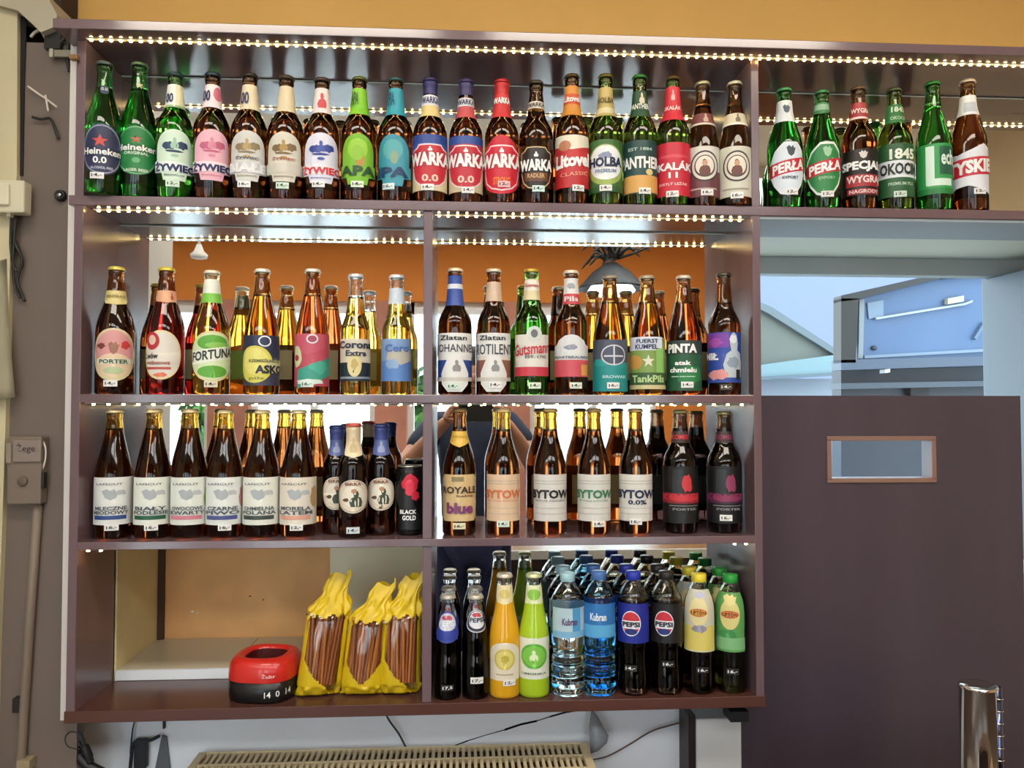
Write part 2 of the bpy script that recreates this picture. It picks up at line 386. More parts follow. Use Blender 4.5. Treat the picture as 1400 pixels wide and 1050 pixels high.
# glass: (filled colour, empty-neck colour)
GLASS = {
 'green': ((.02, .30, .03), (.10, .55, .12)), 'lightgreen': ((.10, .50, .05), (.22, .62, .15)), 'olive': ((.12, .22, .02), (.25, .42, .06)),
 'brown': ((.20, .055, .010), (.34, .13, .03)), 'darkbrown': ((.10, .03, .008), (.22, .09, .02)), 'amber': ((.80, .34, .03), (.40, .20, .05)),
 'redamber': ((.70, .17, .04), (.42, .18, .05)), 'copper': ((.42, .13, .03), (.62, .36, .05)), 'yellow': ((.95, .72, .16), (.93, .96, .96)),
 'red': ((.50, .02, .015), (.30, .10, .03)), 'black': ((.03, .012, .012), (.16, .09, .05)), 'honey': ((.90, .45, .05), (.85, .80, .55)),
 'cola': ((.010, .004, .003), (.90, .93, .95)), 'orange': ((.95, .50, .02), (.90, .93, .92)), 'lime': ((.50, .75, .03), (.88, .94, .85)),
}
BODY = {}
def bottle_mesh(prof, H, R, gl, fill):
    H = round(H, 4); R = round(R, 4); key = (prof, H, R, gl, fill)
    if key in BODY: return BODY[key]
    cp = [(f * H, (r * .001 if r > 1.2 else r * R)) for f, r in PROF[prof]]
    pr, rf = curve_profile(cp)
    zf = fill * H
    bm = bmesh.new()
    cut = [p for p in pr]
    # insert a ring exactly at the fill height
    for i in range(len(cut) - 1):
        if cut[i][1] < zf < cut[i + 1][1]: cut.insert(i + 1, (rf(zf), zf)); break
    lathe_bm(bm, cut, 30, mi=lambda z: 0 if z < zf else 1)
    # air above the drink, with the meniscus at its bottom
    zt_ = H - .004; cav = []
    for i in range(9):
        z = zf + (zt_ - zf) * i / 8; cav.append((max(rf(z) - .0032, .006), z))
    lathe_bm(bm, cav, 18, mi=2, flip=True)
    f_, e_ = GLASS[gl]
    me = mesh_from(bm, 'glass_body', [glass(gl + '_full', f_, trans=(.25 if gl in ('orange', 'lime') else 1.0)), glass(gl + '_neck', e_), glass('cavity', (1, 1, 1))])
    BODY[key] = (me, rf)
    return BODY[key]
CAPS = {}
def cap_mesh(h, foil=False):
    if (h, foil) in CAPS: return CAPS[(h, foil)]
    bm = bmesh.new()
    seg = 42
    pr = [(.0158, -.0062), (.0162, -.0050), (.0150, -.0012), (.0143, .0002), (.0125, .0014), (.004, .0017)]
    lathe_bm(bm, pr, seg, rmod=lambda k, z: (1.045 if k % 2 else .975) if z < -.004 else 1.0, close_bottom=True)
    CAPS[(h, foil)] = mesh_from(bm, 'crown_cap', mat(h, .32, metal=.35))
    return CAPS[(h, foil)]
TEXTS = {}
def text_geo(s, bold=.03):
    if (s, bold) in TEXTS: return TEXTS[(s, bold)]
    c = bpy.data.curves.new('t', 'FONT'); c.body = s; c.resolution_u = 2; c.offset = bold; c.fill_mode = 'FRONT'
    o = bpy.data.objects.new('t', c); me = o.to_mesh()
    vs = [(v.co.x, v.co.y) for v in me.vertices]; fs = [tuple(p.vertices) for p in me.polygons]
    o.to_mesh_clear(); bpy.data.objects.remove(o); bpy.data.curves.remove(c)
    x0 = min(v[0] for v in vs); x1 = max(v[0] for v in vs); y0 = min(v[1] for v in vs); y1 = max(v[1] for v in vs)
    vs = [((v[0] - x0) / (x1 - x0) - .5, (v[1] - y0) / (y1 - y0) - .5) for v in vs]
    TEXTS[(s, bold)] = (vs, fs)
    return TEXTS[(s, bold)]
def ell(n=28, w=1, h=1, u=0, v=0): return [(u + .5 * w * math.cos(2 * PI * k / n), v + .5 * h * math.sin(2 * PI * k / n)) for k in range(n)]
def shape(s):
    if s == 'oval': return ell()
    if s == 'rect': return [(-.5, -.5), (.5, -.5), (.5, .5), (-.5, .5)]
    if s == 'rrect': return [(-.5, -.42), (-.42, -.5), (.42, -.5), (.5, -.42), (.5, .42), (.42, .5), (-.42, .5), (-.5, .42)]
    if s == 'arch': return [(-.5, -.5), (.5, -.5)] + [(.5 * math.cos(PI * k / 14), .5 - .32 + .32 * math.sin(PI * k / 14)) for k in range(15)]
    if s == 'zyw': return [(-.24, -.5), (.24, -.5), (.28, -.36), (.5, -.34), (.5, -.13), (.43, -.11)] + [(.43 * math.cos(PI * k / 14), .12 + .38 * math.sin(PI * k / 14)) for k in range(15)] + [(-.43, -.11), (-.5, -.13), (-.5, -.34), (-.28, -.36)]
    if s == 'shield': return [(0, -.5), (.25, -.45), (.42, -.32), (.5, -.1), (.5, .38), (.36, .42), (.28, .5), (-.28, .5), (-.36, .42), (-.5, .38), (-.5, -.1), (-.42, -.32), (-.25, -.45)]
    if s == 'egg': return [(.5 * math.cos(a) * (1 - .18 * math.sin(a)), .5 * math.sin(a)) for a in [2 * PI * k / 28 for k in range(28)]]
    if s == 'penta': return [(0, -.5), (.5, -.15), (.42, .5), (-.42, .5), (-.5, -.15)]
    if s == 'tongue': return [(-.5, .5), (-.5, -.1), (-.35, -.4), (0, -.5), (.35, -.4), (.5, -.1), (.5, .5)]
    if s == 'wave': return [(-.5, -.5), (-.25, -.36), (0, -.33), (.25, -.42), (.5, -.5), (.5, .40), (.30, .5), (.05, .38), (-.2, .30), (-.5, .34)]
    if s == 'perla': return [(0, -.5), (.2, -.46), (.38, -.3), (.5, -.12), (.5, .12), (.44, .34), (.26, .5), (-.1, .5), (-.34, .34), (-.5, .12), (-.5, -.12), (-.38, -.3), (-.2, -.46)]
    if s == 'dome': return [(-.5, -.5), (.5, -.5), (.5, .22), (.36, .26), (.30, .36), (.14, .47), (0, .5), (-.14, .47), (-.30, .36), (-.36, .26), (-.5, .22)]
    if s == 'star': return [((.5 if k % 2 == 0 else .2) * math.sin(2 * PI * k / 10), (.5 if k % 2 == 0 else .2) * math.cos(2 * PI * k / 10)) for k in range(10)]
    if s == 'drop': return [(0, .5), (.2, .2), (.42, -.12), (.40, -.34), (.2, -.5), (-.2, -.5), (-.40, -.34), (-.42, -.12), (-.2, .2)]
    if s.startswith('blob'):
        rr = random.Random(int(s[4:])); n = 16
        return [((.30 + .2 * rr.random()) * math.cos(2 * PI * k / n), (.30 + .2 * rr.random()) * math.sin(2 * PI * k / n)) for k in range(n)]
    if s == 'figure': return [(-.32, -.5), (.34, -.5), (.40, -.2), (.30, .04), (.13, .10), (.17, .26), (.10, .44), (-.02, .5), (-.14, .44), (-.18, .26), (-.12, .10), (-.30, .02), (-.42, -.22)]
    if s == 'crest': return [(0, -.5), (.3, -.3), (.42, .1), (.5, .3), (.3, .25), (.2, .5), (0, .32), (-.2, .5), (-.3, .25), (-.5, .3), (-.42, .1), (-.3, -.3)]
    raise KeyError(s)
def wrap_bm(out, pts_faces, mi, rf, zc, th0, off, vstep=None):
    """put flat (u, v) geometry (metres) around a lathed body"""
    bm = bmesh.new()
    vs, fs = pts_faces
    bv = [bm.verts.new((p[0], p[1], 0)) for p in vs]
    for f in fs:
        try: bm.faces.new([bv[i] for i in f])
        except ValueError: pass
    bmesh.ops.triangulate(bm, faces=bm.faces[:])
    us = [p[0] for p in vs]; u0, u1 = min(us), max(us)
    st = .0065; k = math.ceil(u0 / st)
    while k * st < u1:
        bmesh.ops.bisect_plane(bm, geom=bm.verts[:] + bm.edges[:] + bm.faces[:], plane_co=(k * st, 0, 0), plane_no=(1, 0, 0)); k += 1
    if vstep:
        ws = [p[1] for p in vs]; v0, v1 = min(ws), max(ws); k = math.ceil(v0 / vstep)
        while k * vstep < v1:
            bmesh.ops.bisect_plane(bm, geom=bm.verts[:] + bm.edges[:] + bm.faces[:], plane_co=(0, k * vstep, 0), plane_no=(0, 1, 0)); k += 1
    bm.verts.index_update()
    rr = rf(zc); nv = []
    for v in bm.verts:
        th = th0 + v.co.x / rr; z = zc + v.co.y; r = rf(z) + off
        nv.append(out.verts.new((r * math.sin(th), -r * math.cos(th), z)))
    for f in bm.faces:
        q = [nv[v.index] for v in f.verts]
        n = (q[1].co - q[0].co).cross(q[2].co - q[0].co)
        c = (q[0].co + q[1].co + q[2].co) / 3
        if n.x * c.x + n.y * c.y < 0: q = q[::-1]
        nf = out.faces.new(q); nf.material_index = mi
    bm.free()
def poly(pts): return (pts, [tuple(range(len(pts)))])
def label_part(name, parent, rf, zc, w_, h_, sh, col, th0, items, off=.0005, rough=.45, vstep=None, metal=0.0):
    bm = bmesh.new()
    wrap_bm(bm, poly([(p[0] * w_, p[1] * h_) for p in (shape(sh) if isinstance(sh, str) else sh)]), 0, rf, zc, th0, off, vstep)
    lo = link(name, mesh_from(bm, name, mat(col, rough, metal=metal), True), parent)
    dm, tm = [], []
    db, tb = bmesh.new(), bmesh.new()
    def midx(lst, h):
        mm = mat(h, rough)
        if mm not in lst: lst.append(mm)
        return lst.index(mm)
    o1 = off + .0003
    nd = sum(1 for it in items if it[0] != 't'); ntx = len(items) - nd
    def flush(b, ms, nm):
        if ms: link(nm, mesh_from(b, nm, list(ms), True), lo)
        else: b.free()
    for it in items:
        if it[0] == 't' and ntx <= 3 and tm: flush(tb, tm, 'lettering'); tb = bmesh.new(); tm.clear()
        if it[0] != 't' and nd <= 3 and dm: flush(db, dm, 'printed_design'); db = bmesh.new(); dm.clear()
        if it[0] == 't':
            _, s, c, u, v, tw, th_ = it[:7]; bold = it[7] if len(it) > 7 else .03; sl = it[8] if len(it) > 8 else 0
            vs, fs = text_geo(s, bold)
            wrap_bm(tb, ([((u + p[0] * tw) * w_, (v + p[1] * th_ + p[0] * sl) * h_) for p in vs], fs), midx(tm, c), rf, zc, th0, off + .0016, vstep)
        else:
            s, c, u, v, sw, s_h = it[:6]; sl = it[6] if len(it) > 6 else 0
            wrap_bm(db, poly([((u + p[0] * sw) * w_, (v + p[1] * s_h + p[0] * sl) * h_) for p in shape(s)]), midx(dm, c), rf, zc, th0, o1, vstep)
            o1 += .00012
    flush(db, dm, 'printed_design'); flush(tb, tm, 'lettering')
    return lo
ROWZ = {1: Z1T, 2: Z2T, 3: Z3T, 4: Z4T}
def make_bottle(row, x, ytop, wpx, prof, gl, fill, capc, label, neck, sticker, text, name='beer_bottle', group=None, yfront=.026, back='#c9bd92', foil=None, extra=None, cat='bottle'):
    """label / neck: (shape, ytop, ybottom, width px, shift px, colour, items)"""
    zb = ROWZ[row]
    P = at(x, ytop + 85, yfront + .035); dep = (P - CAMP).dot(FWD)
    R = min(wpx * .5 * dep / F_PX, .0362)
    Yc = yfront + R
    P = at(x, ytop + 85, Yc); dep = (P - CAMP).dot(FWD); ppm = F_PX / dep
    H = at(x, ytop, Yc).z - zb - .0017
    root = empty(name, (P.x, Yc, zb), text, cat, group)
    me, rf = bottle_mesh(prof, H, R, gl, fill)
    body = link('glass_body', me, root)
    if capc: o = link('crown_cap', cap_mesh(capc), root); o.location = (0, 0, H)
    thc = math.atan2(CAMP.x - P.x, Yc - CAMP.y)      # towards the camera
    def zz(y): return at(x, y, Yc - R).z - zb
    def arc(wp, zc_):
        r = rf(zc_); a = min(wp * .5 / ppm / r, .985)
        return 2 * r * math.asin(a) if wp < 90 else 2 * r * (wp / 100.0) * 1.2
    for nm, sp_ in (('label', label), ('neck_label', neck)):
        if not sp_: continue
        for k, q in enumerate(sp_ if isinstance(sp_, list) else [sp_]):
            sh, yt, yb, wp, du, c, items = q
            z0, z1 = zz(yb), zz(yt); zc_ = (z0 + z1) / 2
            th0 = thc + math.asin(max(-.9, min(.9, du / ppm / rf(zc_))))
            label_part(nm, root, rf, zc_, arc(wp, zc_), z1 - z0, sh, c, th0, items, off=.0005 + (.0022 if k else 0), vstep=(.007 if nm == 'neck_label' or prof in ('soda',) else .011))
    if foil:
        z0, z1 = zz(foil[1]), H + .0004
        bm = bmesh.new(); n = 10
        pr = [(rf(z0 + (z1 - z0) * i / n) + .0006, z0 + (z1 - z0) * i / n) for i in range(n + 1)]
        lathe_bm(bm, pr, 24, close_bottom=False, close_top=False)
        link('neck_foil', mesh_from(bm, 'neck_foil', mat(foil[0], .4, metal=.2)), root)
    if back:
        zc_ = H * .28
        label_part('back_label', root, rf, zc_, R * 1.7, H * .26, 'rect', back, thc + PI, [], rough=.6)
    if sticker:
        du, y, s = sticker[:3]; sc = sticker[3] if len(sticker) > 3 else PAPERW; ink = sticker[4] if len(sticker) > 4 else '#181818'
        zc_ = zz(y)
        label_part('price_sticker', root, rf, zc_, .0235, .0125, 'rect', sc, thc + math.asin(max(-.9, min(.9, du / ppm / R))), [('t', s, ink, 0, 0, .72, .55, .02, .12)], off=.0032)
    if extra: extra(root, rf, thc, zz, ppm, H, R)
    return root
NAVY, WHT, RED, GRN, BLK, GOLD = '#1d2a5c', '#eef0ee', '#c4262e', '#1f7a3a', '#15161a', '#b9974a'
G1 = 'bottles on the top shelf'; G1B = 'bottles on the top shelf right of the post'
G2 = 'bottles on the second shelf, left bay'; G2B = 'bottles on the second shelf, right bay'
G3 = 'bottles on the third shelf, left bay'; G3B = 'bottles on the third shelf, right bay'
def goats(c, c2, v=.17): return [('blob3', c, -.13, v, .34, .20), ('blob5', c, .14, v + .02, .34, .20), ('figure', c2, 0, v + .06, .22, .22), ('blob9', c, 0, v - .10, .50, .06)]
def B1(*a, **k):
    k.setdefault('yfront', .004)
    return make_bottle(1, *a, **k)
# --- top shelf, from the left
B1(142, 86, 46, 'slope', 'green', .80, '#4a5a58', ('oval', 168, 239, 44, -2, '#232c4e',
   [('oval', '#8f98b0', 0, 0, .94, .95), ('oval', '#262f52', 0, 0, .88, .90), ('star', '#d04a3a', -.04, .16, .36, .26), ('rect', '#20294a', 0, -.05, .9, .16), ('t', 'Heineken', WHT, 0, -.04, .86, .13), ('t', '0.0', WHT, -.04, -.21, .28, .13), ('t', 'ALCOHOL FREE', '#b7bdd0', 0, -.36, .46, .05)]),
   ('tongue', 112, 124, 10, 0, '#30405a', [('t', '0.0', '#c8d0dc', 0, .1, .7, .4)]), (-7, 240, '14,-'), 'green glass beer bottle with navy oval label and red star, first on the top shelf', group=G1, yfront=-.022)
B1(190, 87, 48, 'slope', 'green', .80, '#5a7c62', ('oval', 171, 239, 46, -3, '#1c7c3e',
   [('oval', '#7fb48a', 0, 0, .95, .96), ('oval', '#1c7c3e', 0, 0, .90, .92), ('star', '#b8674a', 0, .22, .26, .19), ('rect', '#166a33', 0, .05, .9, .15), ('t', 'Heineken', WHT, 0, .055, .88, .13), ('t', 'ORIGINAL', '#cfe4cf', 0, -.06, .5, .06), ('oval', '#5fae74', 0, -.20, .16, .11), ('t', 'LAGER BEER', '#cfe4cf', 0, -.40, .5, .06)]),
   ('star', 106, 116, 9, 0, '#c8c39a', []), None, 'green glass beer bottle with green oval label and white script, second on the top shelf', group=G1)
def zyw(col, emb, emb2, plate, txt, txc, small=None):
    it = goats(emb, emb2) + [('rect', plate, 0, -.235, .98, .20)]
    if txt: it += [('t', txt, txc, 0, -.235, .92, .19, .05)]
    if small: it += [('t', small[0], small[1], 0, -.04, .5, .07)]
    it += [('oval', emb2, 0, -.02, .16, .06), ('t', 'BEZALKOHOLOWE', emb, 0, -.40, .42, .035, .01)]
    return it
B1(239, 101, 50, 'long', 'lightgreen', .72, '#1e3a46', ('zyw', 176, 246, 46, 0, '#d2e8d4', zyw('', '#23415f', '#9fc4b0', '#e6f2ec', 'ŻYWIEC', NAVY)),
   ('rect', 109, 142, 26, 0, '#dfe0c0', [('rect', '#e6ecea', -.22, 0, .46, 1), ('t', '00', NAVY, -.22, -.1, .30, .42), ('rect', '#9bc08a', 0, -.45, 1, .1)]), (-2, 251, '12,-', '#d6ecd8'),
   'bright green beer bottle with pale arched label and navy lettering', group=G1)
B1(290, 101, 50, 'long', 'brown', .72, '#17324a', ('zyw', 176, 246, 46, 0, '#e9b3c2', zyw('', '#c0607e', '#d98aa2', '#f0dde4', 'ŻYWIEC', NAVY)),
   ('rect', 109, 142, 26, 0, '#ecdfe6', [('oval', '#d0708e', .24, .1, .42, .6), ('t', '00', NAVY, -.25, 0, .34, .5)]), None,
   'brown beer bottle with pink arched label and pink fruit on the neck', group=G1)
B1(341, 102, 50, 'long', 'brown', .72, '#2a2622', ('zyw', 178, 247, 46, -3, '#cfcfca', zyw('', '#8c7c5a', '#b39a62', '#c9ccd2', 'BIAŁE', '#e6e6e6', ('ŻYWIEC', '#4a4a52'))),
   ('rect', 109, 145, 26, 0, '#dcd2b6', [('t', '00', NAVY, -.2, -.05, .34, .5)]), (-6, 252, '16,-'),
   'brown beer bottle with silver-grey arched label, gold emblem and cream neck label', group=G1)
B1(391, 105, 50, 'long', 'brown', .72, '#3a332a', ('zyw', 180, 248, 46, -3, '#d3cfc0', zyw('', '#7a6440', '#b08c4c', '#cdc9bc', '', NAVY, ('ŻYWIEC', '#a0443a'))),
   ('rect', 111, 148, 26, 0, '#d8ccae', []), (-4, 254, '14,-', '#cfe4d2'),
   'brown beer bottle with beige arched label, brown emblem and plain beige neck label', group=G1)
B1(440, 108, 48, 'long', 'brown', .72, '#3a3030', ('zyw', 181, 250, 46, -1, '#dcdcec', zyw('', '#2c3e8e', '#3f55a8', '#e8e2ea', 'ŻYWIEC', '#cc3444')),
   ('rect', 114, 150, 26, 0, '#e2dadc', [('figure', '#c8404a', 0, 0, .46, .6)]), (-4, 252, '14,-'),
   'brown beer bottle with white arched label, blue dancers and red lettering', group=G1)
B1(491, 107, 49, 'long', 'brown', .72, '#45521e', ('zyw', 182, 252, 44, -2, '#78b82a', [('oval', '#98cc3c', 0, .2, .5, .4), ('oval', '#b88a3c', .06, .0, .22, .3), ('oval', '#8cc234', 0, .12, .3, .3), ('t', 'APA', '#1f4a22', 0, -.235, .92, .20, .05)]),
   ('rect', 114, 152, 26, 0, '#7cc42e', [('t', 'APA', '#2c5c26', -.2, .1, .34, .5)]), (-2, 252, '14,-', '#e0ecd4'),
   'brown beer bottle with lime green arched label and neck', group=G1)
B1(541, 108, 49, 'long', 'brown', .72, '#1e4a54', ('zyw', 183, 254, 44, -4, '#3a94a8', [('oval', '#54a8ae', 0, .2, .5, .4), ('oval', '#86a488', .04, .05, .2, .26), ('t', 'IPA', '#123a62', -.02, -.235, .84, .20, .05)]),
   ('rect', 114, 153, 26, 0, '#2a9ab0', [('t', 'IPA', '#15506a', -.2, .1, .3, .5)]), (-9, 255, '16,-', '#d2e6e6'),
   'brown beer bottle with teal blue arched label and neck', group=G1)
def warka(c, c2, edge, sub, subc): return [('shield', edge, 0, -.06, .86, .78), ('shield', c, 0, -.06, .80, .73), ('rect', c2, 0, .06, .9, .27), ('figure', WHT, 0, .24, .12, .08), ('t', 'WARKA', WHT, 0, .06, .96, .24, .05), ('t', sub, subc, 0, -.28, .34, .13)]
B1(588, 108, 47, 'long', 'brown', .74, '#2c2a5e', ('rect', 183, 260, 46, 0, '#d8cba2', [('rect', '#2f4a94', 0, .42, 1, .16), ('rect', '#3c5aa6', 0, .2, 1, .3)] + warka('#c42a38', '#b22433', '#e8d8dc', '0.0', '#f2c8b8')),
   ('rect', 124, 155, 26, 0, '#d8c68a', [('rect', '#d8dce6', 0, .26, 1, .48), ('t', 'WARKA', NAVY, 0, .26, .8, .3)]), (-3, 256, '14,-'),
   'brown beer bottle with blue and red shield label and cream neck label', group=G1, foil=('#2a2c66', 122))
B1(637, 110, 46, 'long', 'brown', .74, '#352c5e', ('rect', 185, 262, 46, 0, '#c9bd9c', [('rect', '#33509a', 0, .42, 1, .16), ('rect', '#b03040', 0, .2, 1, .3)] + warka('#c02c3c', '#ae2636', '#e8d8dc', '0.0', '#f2c8b8')),
   ('rect', 128, 157, 26, 0, '#c05058', [('rect', '#d8dce6', 0, .28, 1, .40), ('t', 'WARKA', NAVY, 0, .28, .8, .26)]), (3, 260, '14,-'),
   'brown beer bottle with blue and red shield label and red neck label', group=G1, foil=('#33305e', 124))
B1(686, 110, 47, 'long', 'brown', .74, '#a82430', ('egg', 184, 265, 47, 0, '#c81e34', warka('#cc2036', '#c21a30', '#f0d0d4', 'STRONG', '#f0803c')),
   ('rect', 122, 156, 27, 0, '#c83038', [('t', 'WARKA', WHT, 0, .2, .8, .26)]), (3, 252, '12,-', '#e8b8bc'),
   'brown beer bottle with all red label, red neck and red cap', group=G1, foil=('#b4242e', 122))
B1(733, 112, 47, 'long', 'darkbrown', .74, '#2e2a26', ('shield', 200, 259, 39, 0, '#c9b98a', [('shield', '#241c18', 0, 0, .94, .95), ('rect', '#1c1614', 0, .06, .98, .30), ('rect', '#6a4228', 0, -.20, .7, .2), ('figure', WHT, 0, .32, .16, .12), ('t', 'WARKA', WHT, 0, .07, 1.02, .27, .05), ('t', 'RADLER', '#c8a070', 0, -.18, .5, .10)]),
   ('rect', 133, 143, 26, 0, '#d6d2ca', [('t', 'WARKA', '#332a24', 0, 0, .8, .6)]), (3, 258, '14,-', '#cfe8e0'),
   'dark brown beer bottle with black shield label outlined in gold', group=G1)
B1(782, 103, 46, 'long', 'brown', .74, '#4a4022', ('rect', 184, 256, 47, 0, '#c23034', [('penta', '#e2dcc8', 0, .36, 1.0, .28), ('rect', '#b8242c', 0, -.36, 1, .28), ('oval', '#b87858', -.16, .30, .28, .20), ('t', 'Litovel', WHT, .02, .02, .80, .26, .05, .06), ('t', 'CLASSIC', '#e8a890', .05, -.24, .6, .07, .01, .05)]),
   ('rect', 111, 154, 28, 0, '#cc8a3a', [('rect', '#c8502e', 0, .06, 1, .34), ('t', 'Litovel', WHT, 0, .06, .7, .2)]), (8, 257, '12,-'),
   'brown beer bottle with red and cream label, orange neck label', group=G1)
B1(828, 103, 46, 'long', 'olive', .74, '#6a6230', ('rect', 190, 262, 47, 0, '#3c6a34', [('oval', '#9ab05c', 0, .02, .9, .78), ('oval', '#e4e8ea', 0, .06, .76, .66), ('blob4', '#8c92b4', 0, .20, .36, .16), ('t', 'HOLBA', '#1c2444', 0, .07, .74, .19, .05), ('t', 'PREMIUM', '#7888a4', 0, -.10, .44, .07), ('rect', '#2c5a2c', 0, -.44, 1, .1)]),
   ('rect', 113, 155, 28, 0, '#b8a86a', [('t', 'HOLBA', '#5c4c24', 0, .05, .76, .2), ('rect', '#cfc9a4', 0, -.3, 1, .2)]), (0, 257, '14,-'),
   'olive green beer bottle with round white label on green', group=G1)
B1(875, 104, 46, 'long', 'olive', .74, '#2e8044', ('rect', 191, 264, 47, 0, '#1d4644', [('rect', '#d8a45a', .02, -.32, .94, .32), ('t', 'EST 1884', '#a8c0b4', 0, .33, .5, .06), ('t', 'PANTHER', WHT, 0, .08, .92, .22, .04), ('oval', '#d8c88a', .2, -.1, .16, .12)]),
   ('rect', 118, 156, 28, 0, '#1d4a34', [('figure', '#c8c0b0', .1, .22, .3, .4), ('t', 'PANTHER', '#d8e0d8', 0, -.10, .8, .2), ]), (6, 261, '14,-'),
   'green beer bottle with dark teal label and orange lower panel', group=G1)
B1(920, 106, 46, 'long', 'olive', .76, '#5a4a2a', ('rect', 194, 267, 47, 0, '#c8283c', [('blob7', '#d4505c', 0, .24, .9, .08), ('t', 'SKALÁK', WHT, 0, .06, .90, .18, .04), ('t', '11', WHT, 0, -.12, .18, .11), ('t', 'SVETLÝ LEŽÁK', '#f0c0c0', 0, -.28, .62, .06)]),
   ('rect', 112, 161, 29, 0, '#cc2c40', [('figure', '#e8b0b0', .02, .25, .22, .3), ('t', 'SKALÁK', '#f0d0d0', 0, -.12, .7, .14)]), (-1, 265, '12,-'),
   'green beer bottle with plain red label and red neck label', group=G1)
def monk(c): return [('oval', '#3c3634', .04, .10, .66, .62), ('oval', '#d8d2c6', .04, .10, .58, .55), ('oval', '#4a3c3a', .04, .10, .46, .44), ('oval', '#e4dccc', .04, .11, .40, .38), ('figure', '#6a3e36', .04, .08, .30, .32), ('oval', '#c89878', .04, .16, .12, .11), ('rect', c, 0, -.35, .62, .03)]
B1(961, 113, 44, 'cone', 'brown', .80, '#a8a896', ('rect', 199, 268, 46, 0, '#d2cfc4', [('rect', '#6a3a40', 0, -.25, 1, .5)] + monk('#b8a49c')),
   ('rect', 151, 168, 34, 0, '#7a4648', [('figure', '#c8a890', .1, .1, .2, .7), ('rect', '#d8d0c4', 0, -.42, 1, .16)]), (5, 263, '16,-'),
   'brown beer bottle with oval portrait on half white, half maroon label', group=G1)
B1(1005, 113, 43, 'cone', 'brown', .80, '#b4b4a2', ('rect', 199, 268, 46, 0, '#cfcdbe', monk('#a09c8c')),
   ('rect', 151, 168, 34, 0, '#d6cfb4', [('figure', '#7a6a58', .1, .1, .2, .7), ('rect', '#f0ece0', 0, -.42, 1, .16)]), (2, 267, '16,-'),
   'brown beer bottle with oval portrait on plain cream label, beside the post', group=G1, yfront=-.012)
# --- top shelf, right of the post
def perla(bgc, edge, em): return [('perla', edge, 0, 0, .97, .97), ('perla', bgc, 0, 0, .90, .91), ('crest', em, .08, .32, .24, .20), ('rect', '#c42636', 0, .04, 1.0, .24, .14), ('t', 'PERŁA', WHT, .03, .04, .84, .18, .04, .12), ('t', 'EXPORT', em, .06, -.16, .4, .05)]
B1(1073, 122, 48, 'slope', 'green', .80, '#3c8a5c', ('perla', 192, 268, 42, 4, '#26323c', perla('#d8e2ec', '#dfe6ea', '#3a4650')),
   ('rect', 131, 162, 28, 0, '#dfe6ea', [('crest', '#4a5868', .1, .1, .34, .4)]), (8, 262, '12,-'), 'green beer bottle with white label crossed by a red band, white neck label', group=G1B)
B1(1124, 125, 48, 'slope', 'green', .80, '#3c7c50', ('perla', 193, 268, 42, 3, '#d8e8d8', perla('#2c8448', '#dfeadf', '#9cc8a0')),
   ('tongue', 134, 150, 27, 0, '#3e7e52', [('rect', '#8cb898', 0, .1, .7, .5)]), (6, 265, '12,-'), 'green beer bottle with green label crossed by a red band, green neck label', group=G1B)
B1(1174, 120, 47, 'long', 'brown', .76, '#5c4636', ('rect', 203, 266, 46, 2, '#1c1614', [('crest', '#d4ccc8', .06, .38, .18, .18), ('t', 'SPECJAL', WHT, .04, .12, .86, .24, .05), ('rect', '#a82a34', .08, -.18, .76, .26), ('t', 'WYGRAJ', '#f0dcd8', .08, -.18, .70, .20), ('rect', '#982630', .08, -.42, .7, .12), ('t', 'NAGRODY', '#e8c8c4', .08, -.42, .6, .08)]),
   ('rect', 134, 158, 28, 4, '#a8343c', [('t', 'WYGRAJ', '#f4e0dc', 0, -.05, .86, .36), ('rect', '#e8d4d0', 0, -.42, 1, .12)]), None, 'brown beer bottle with black and red label and red neck label', group=G1B)
B1(1223, 122, 47, 'long', 'olive', .76, '#3c4a30', ('rect', 195, 268, 46, 3, '#275a34', [('t', '1845', '#e4ecdc', .12, .30, .52, .20, .04), ('rect', '#dfe4e8', 0, .02, 1.0, .32), ('t', 'OKOCIM', '#1c2a24', .06, .02, .8, .22, .04), ('t', 'PREMIUM PILS', '#a8c8a8', .08, -.26, .5, .06)]),
   ('rect', 137, 163, 29, 3, '#2f7a44', [('t', '1845', '#cfe4cc', .1, .22, .6, .3), ('t', 'OKOCIM', '#a8d0a8', .1, -.25, .66, .2)]), (6, 265, '12,-', '#c8dccc'), 'dark green labelled beer bottle with white band across the label', group=G1B)
B1(1276, 113, 49, 'slope', 'green', .82, '#2c8048', ('rrect', 195, 264, 42, 3, '#2e9a4c', [('rect', '#d4ecdc', -.14, .06, .20, .78), ('rect', '#d4ecdc', .10, -.27, .60, .14), ('rect', '#1c5a44', .28, .16, .40, .56), ('t', 'ech', '#d8ecdc', .28, .22, .34, .3), ('rect', '#247e3e', 0, -.44, 1, .1)]),
   None, None, 'green beer bottle with huge white letter on its green label', group=G1B)
B1(1324, 110, 48, 'slope', 'brown', .80, '#cfc4c4', ('wave', 195, 264, 47, 0, '#dfe2e8', [('rect', '#c82438', 0, .04, 1.0, .36, .08), ('t', 'TYSKIE', WHT, .04, .04, .90, .27, .05, .08)]),
   ('rect', 124, 152, 27, 0, '#dfe4e8', [('rect', '#b4c0cc', .1, -.1, .5, .5)]), (12, 261, '12,-'), 'brown beer bottle with wavy white label and red band, last on the top shelf', group=G1B)

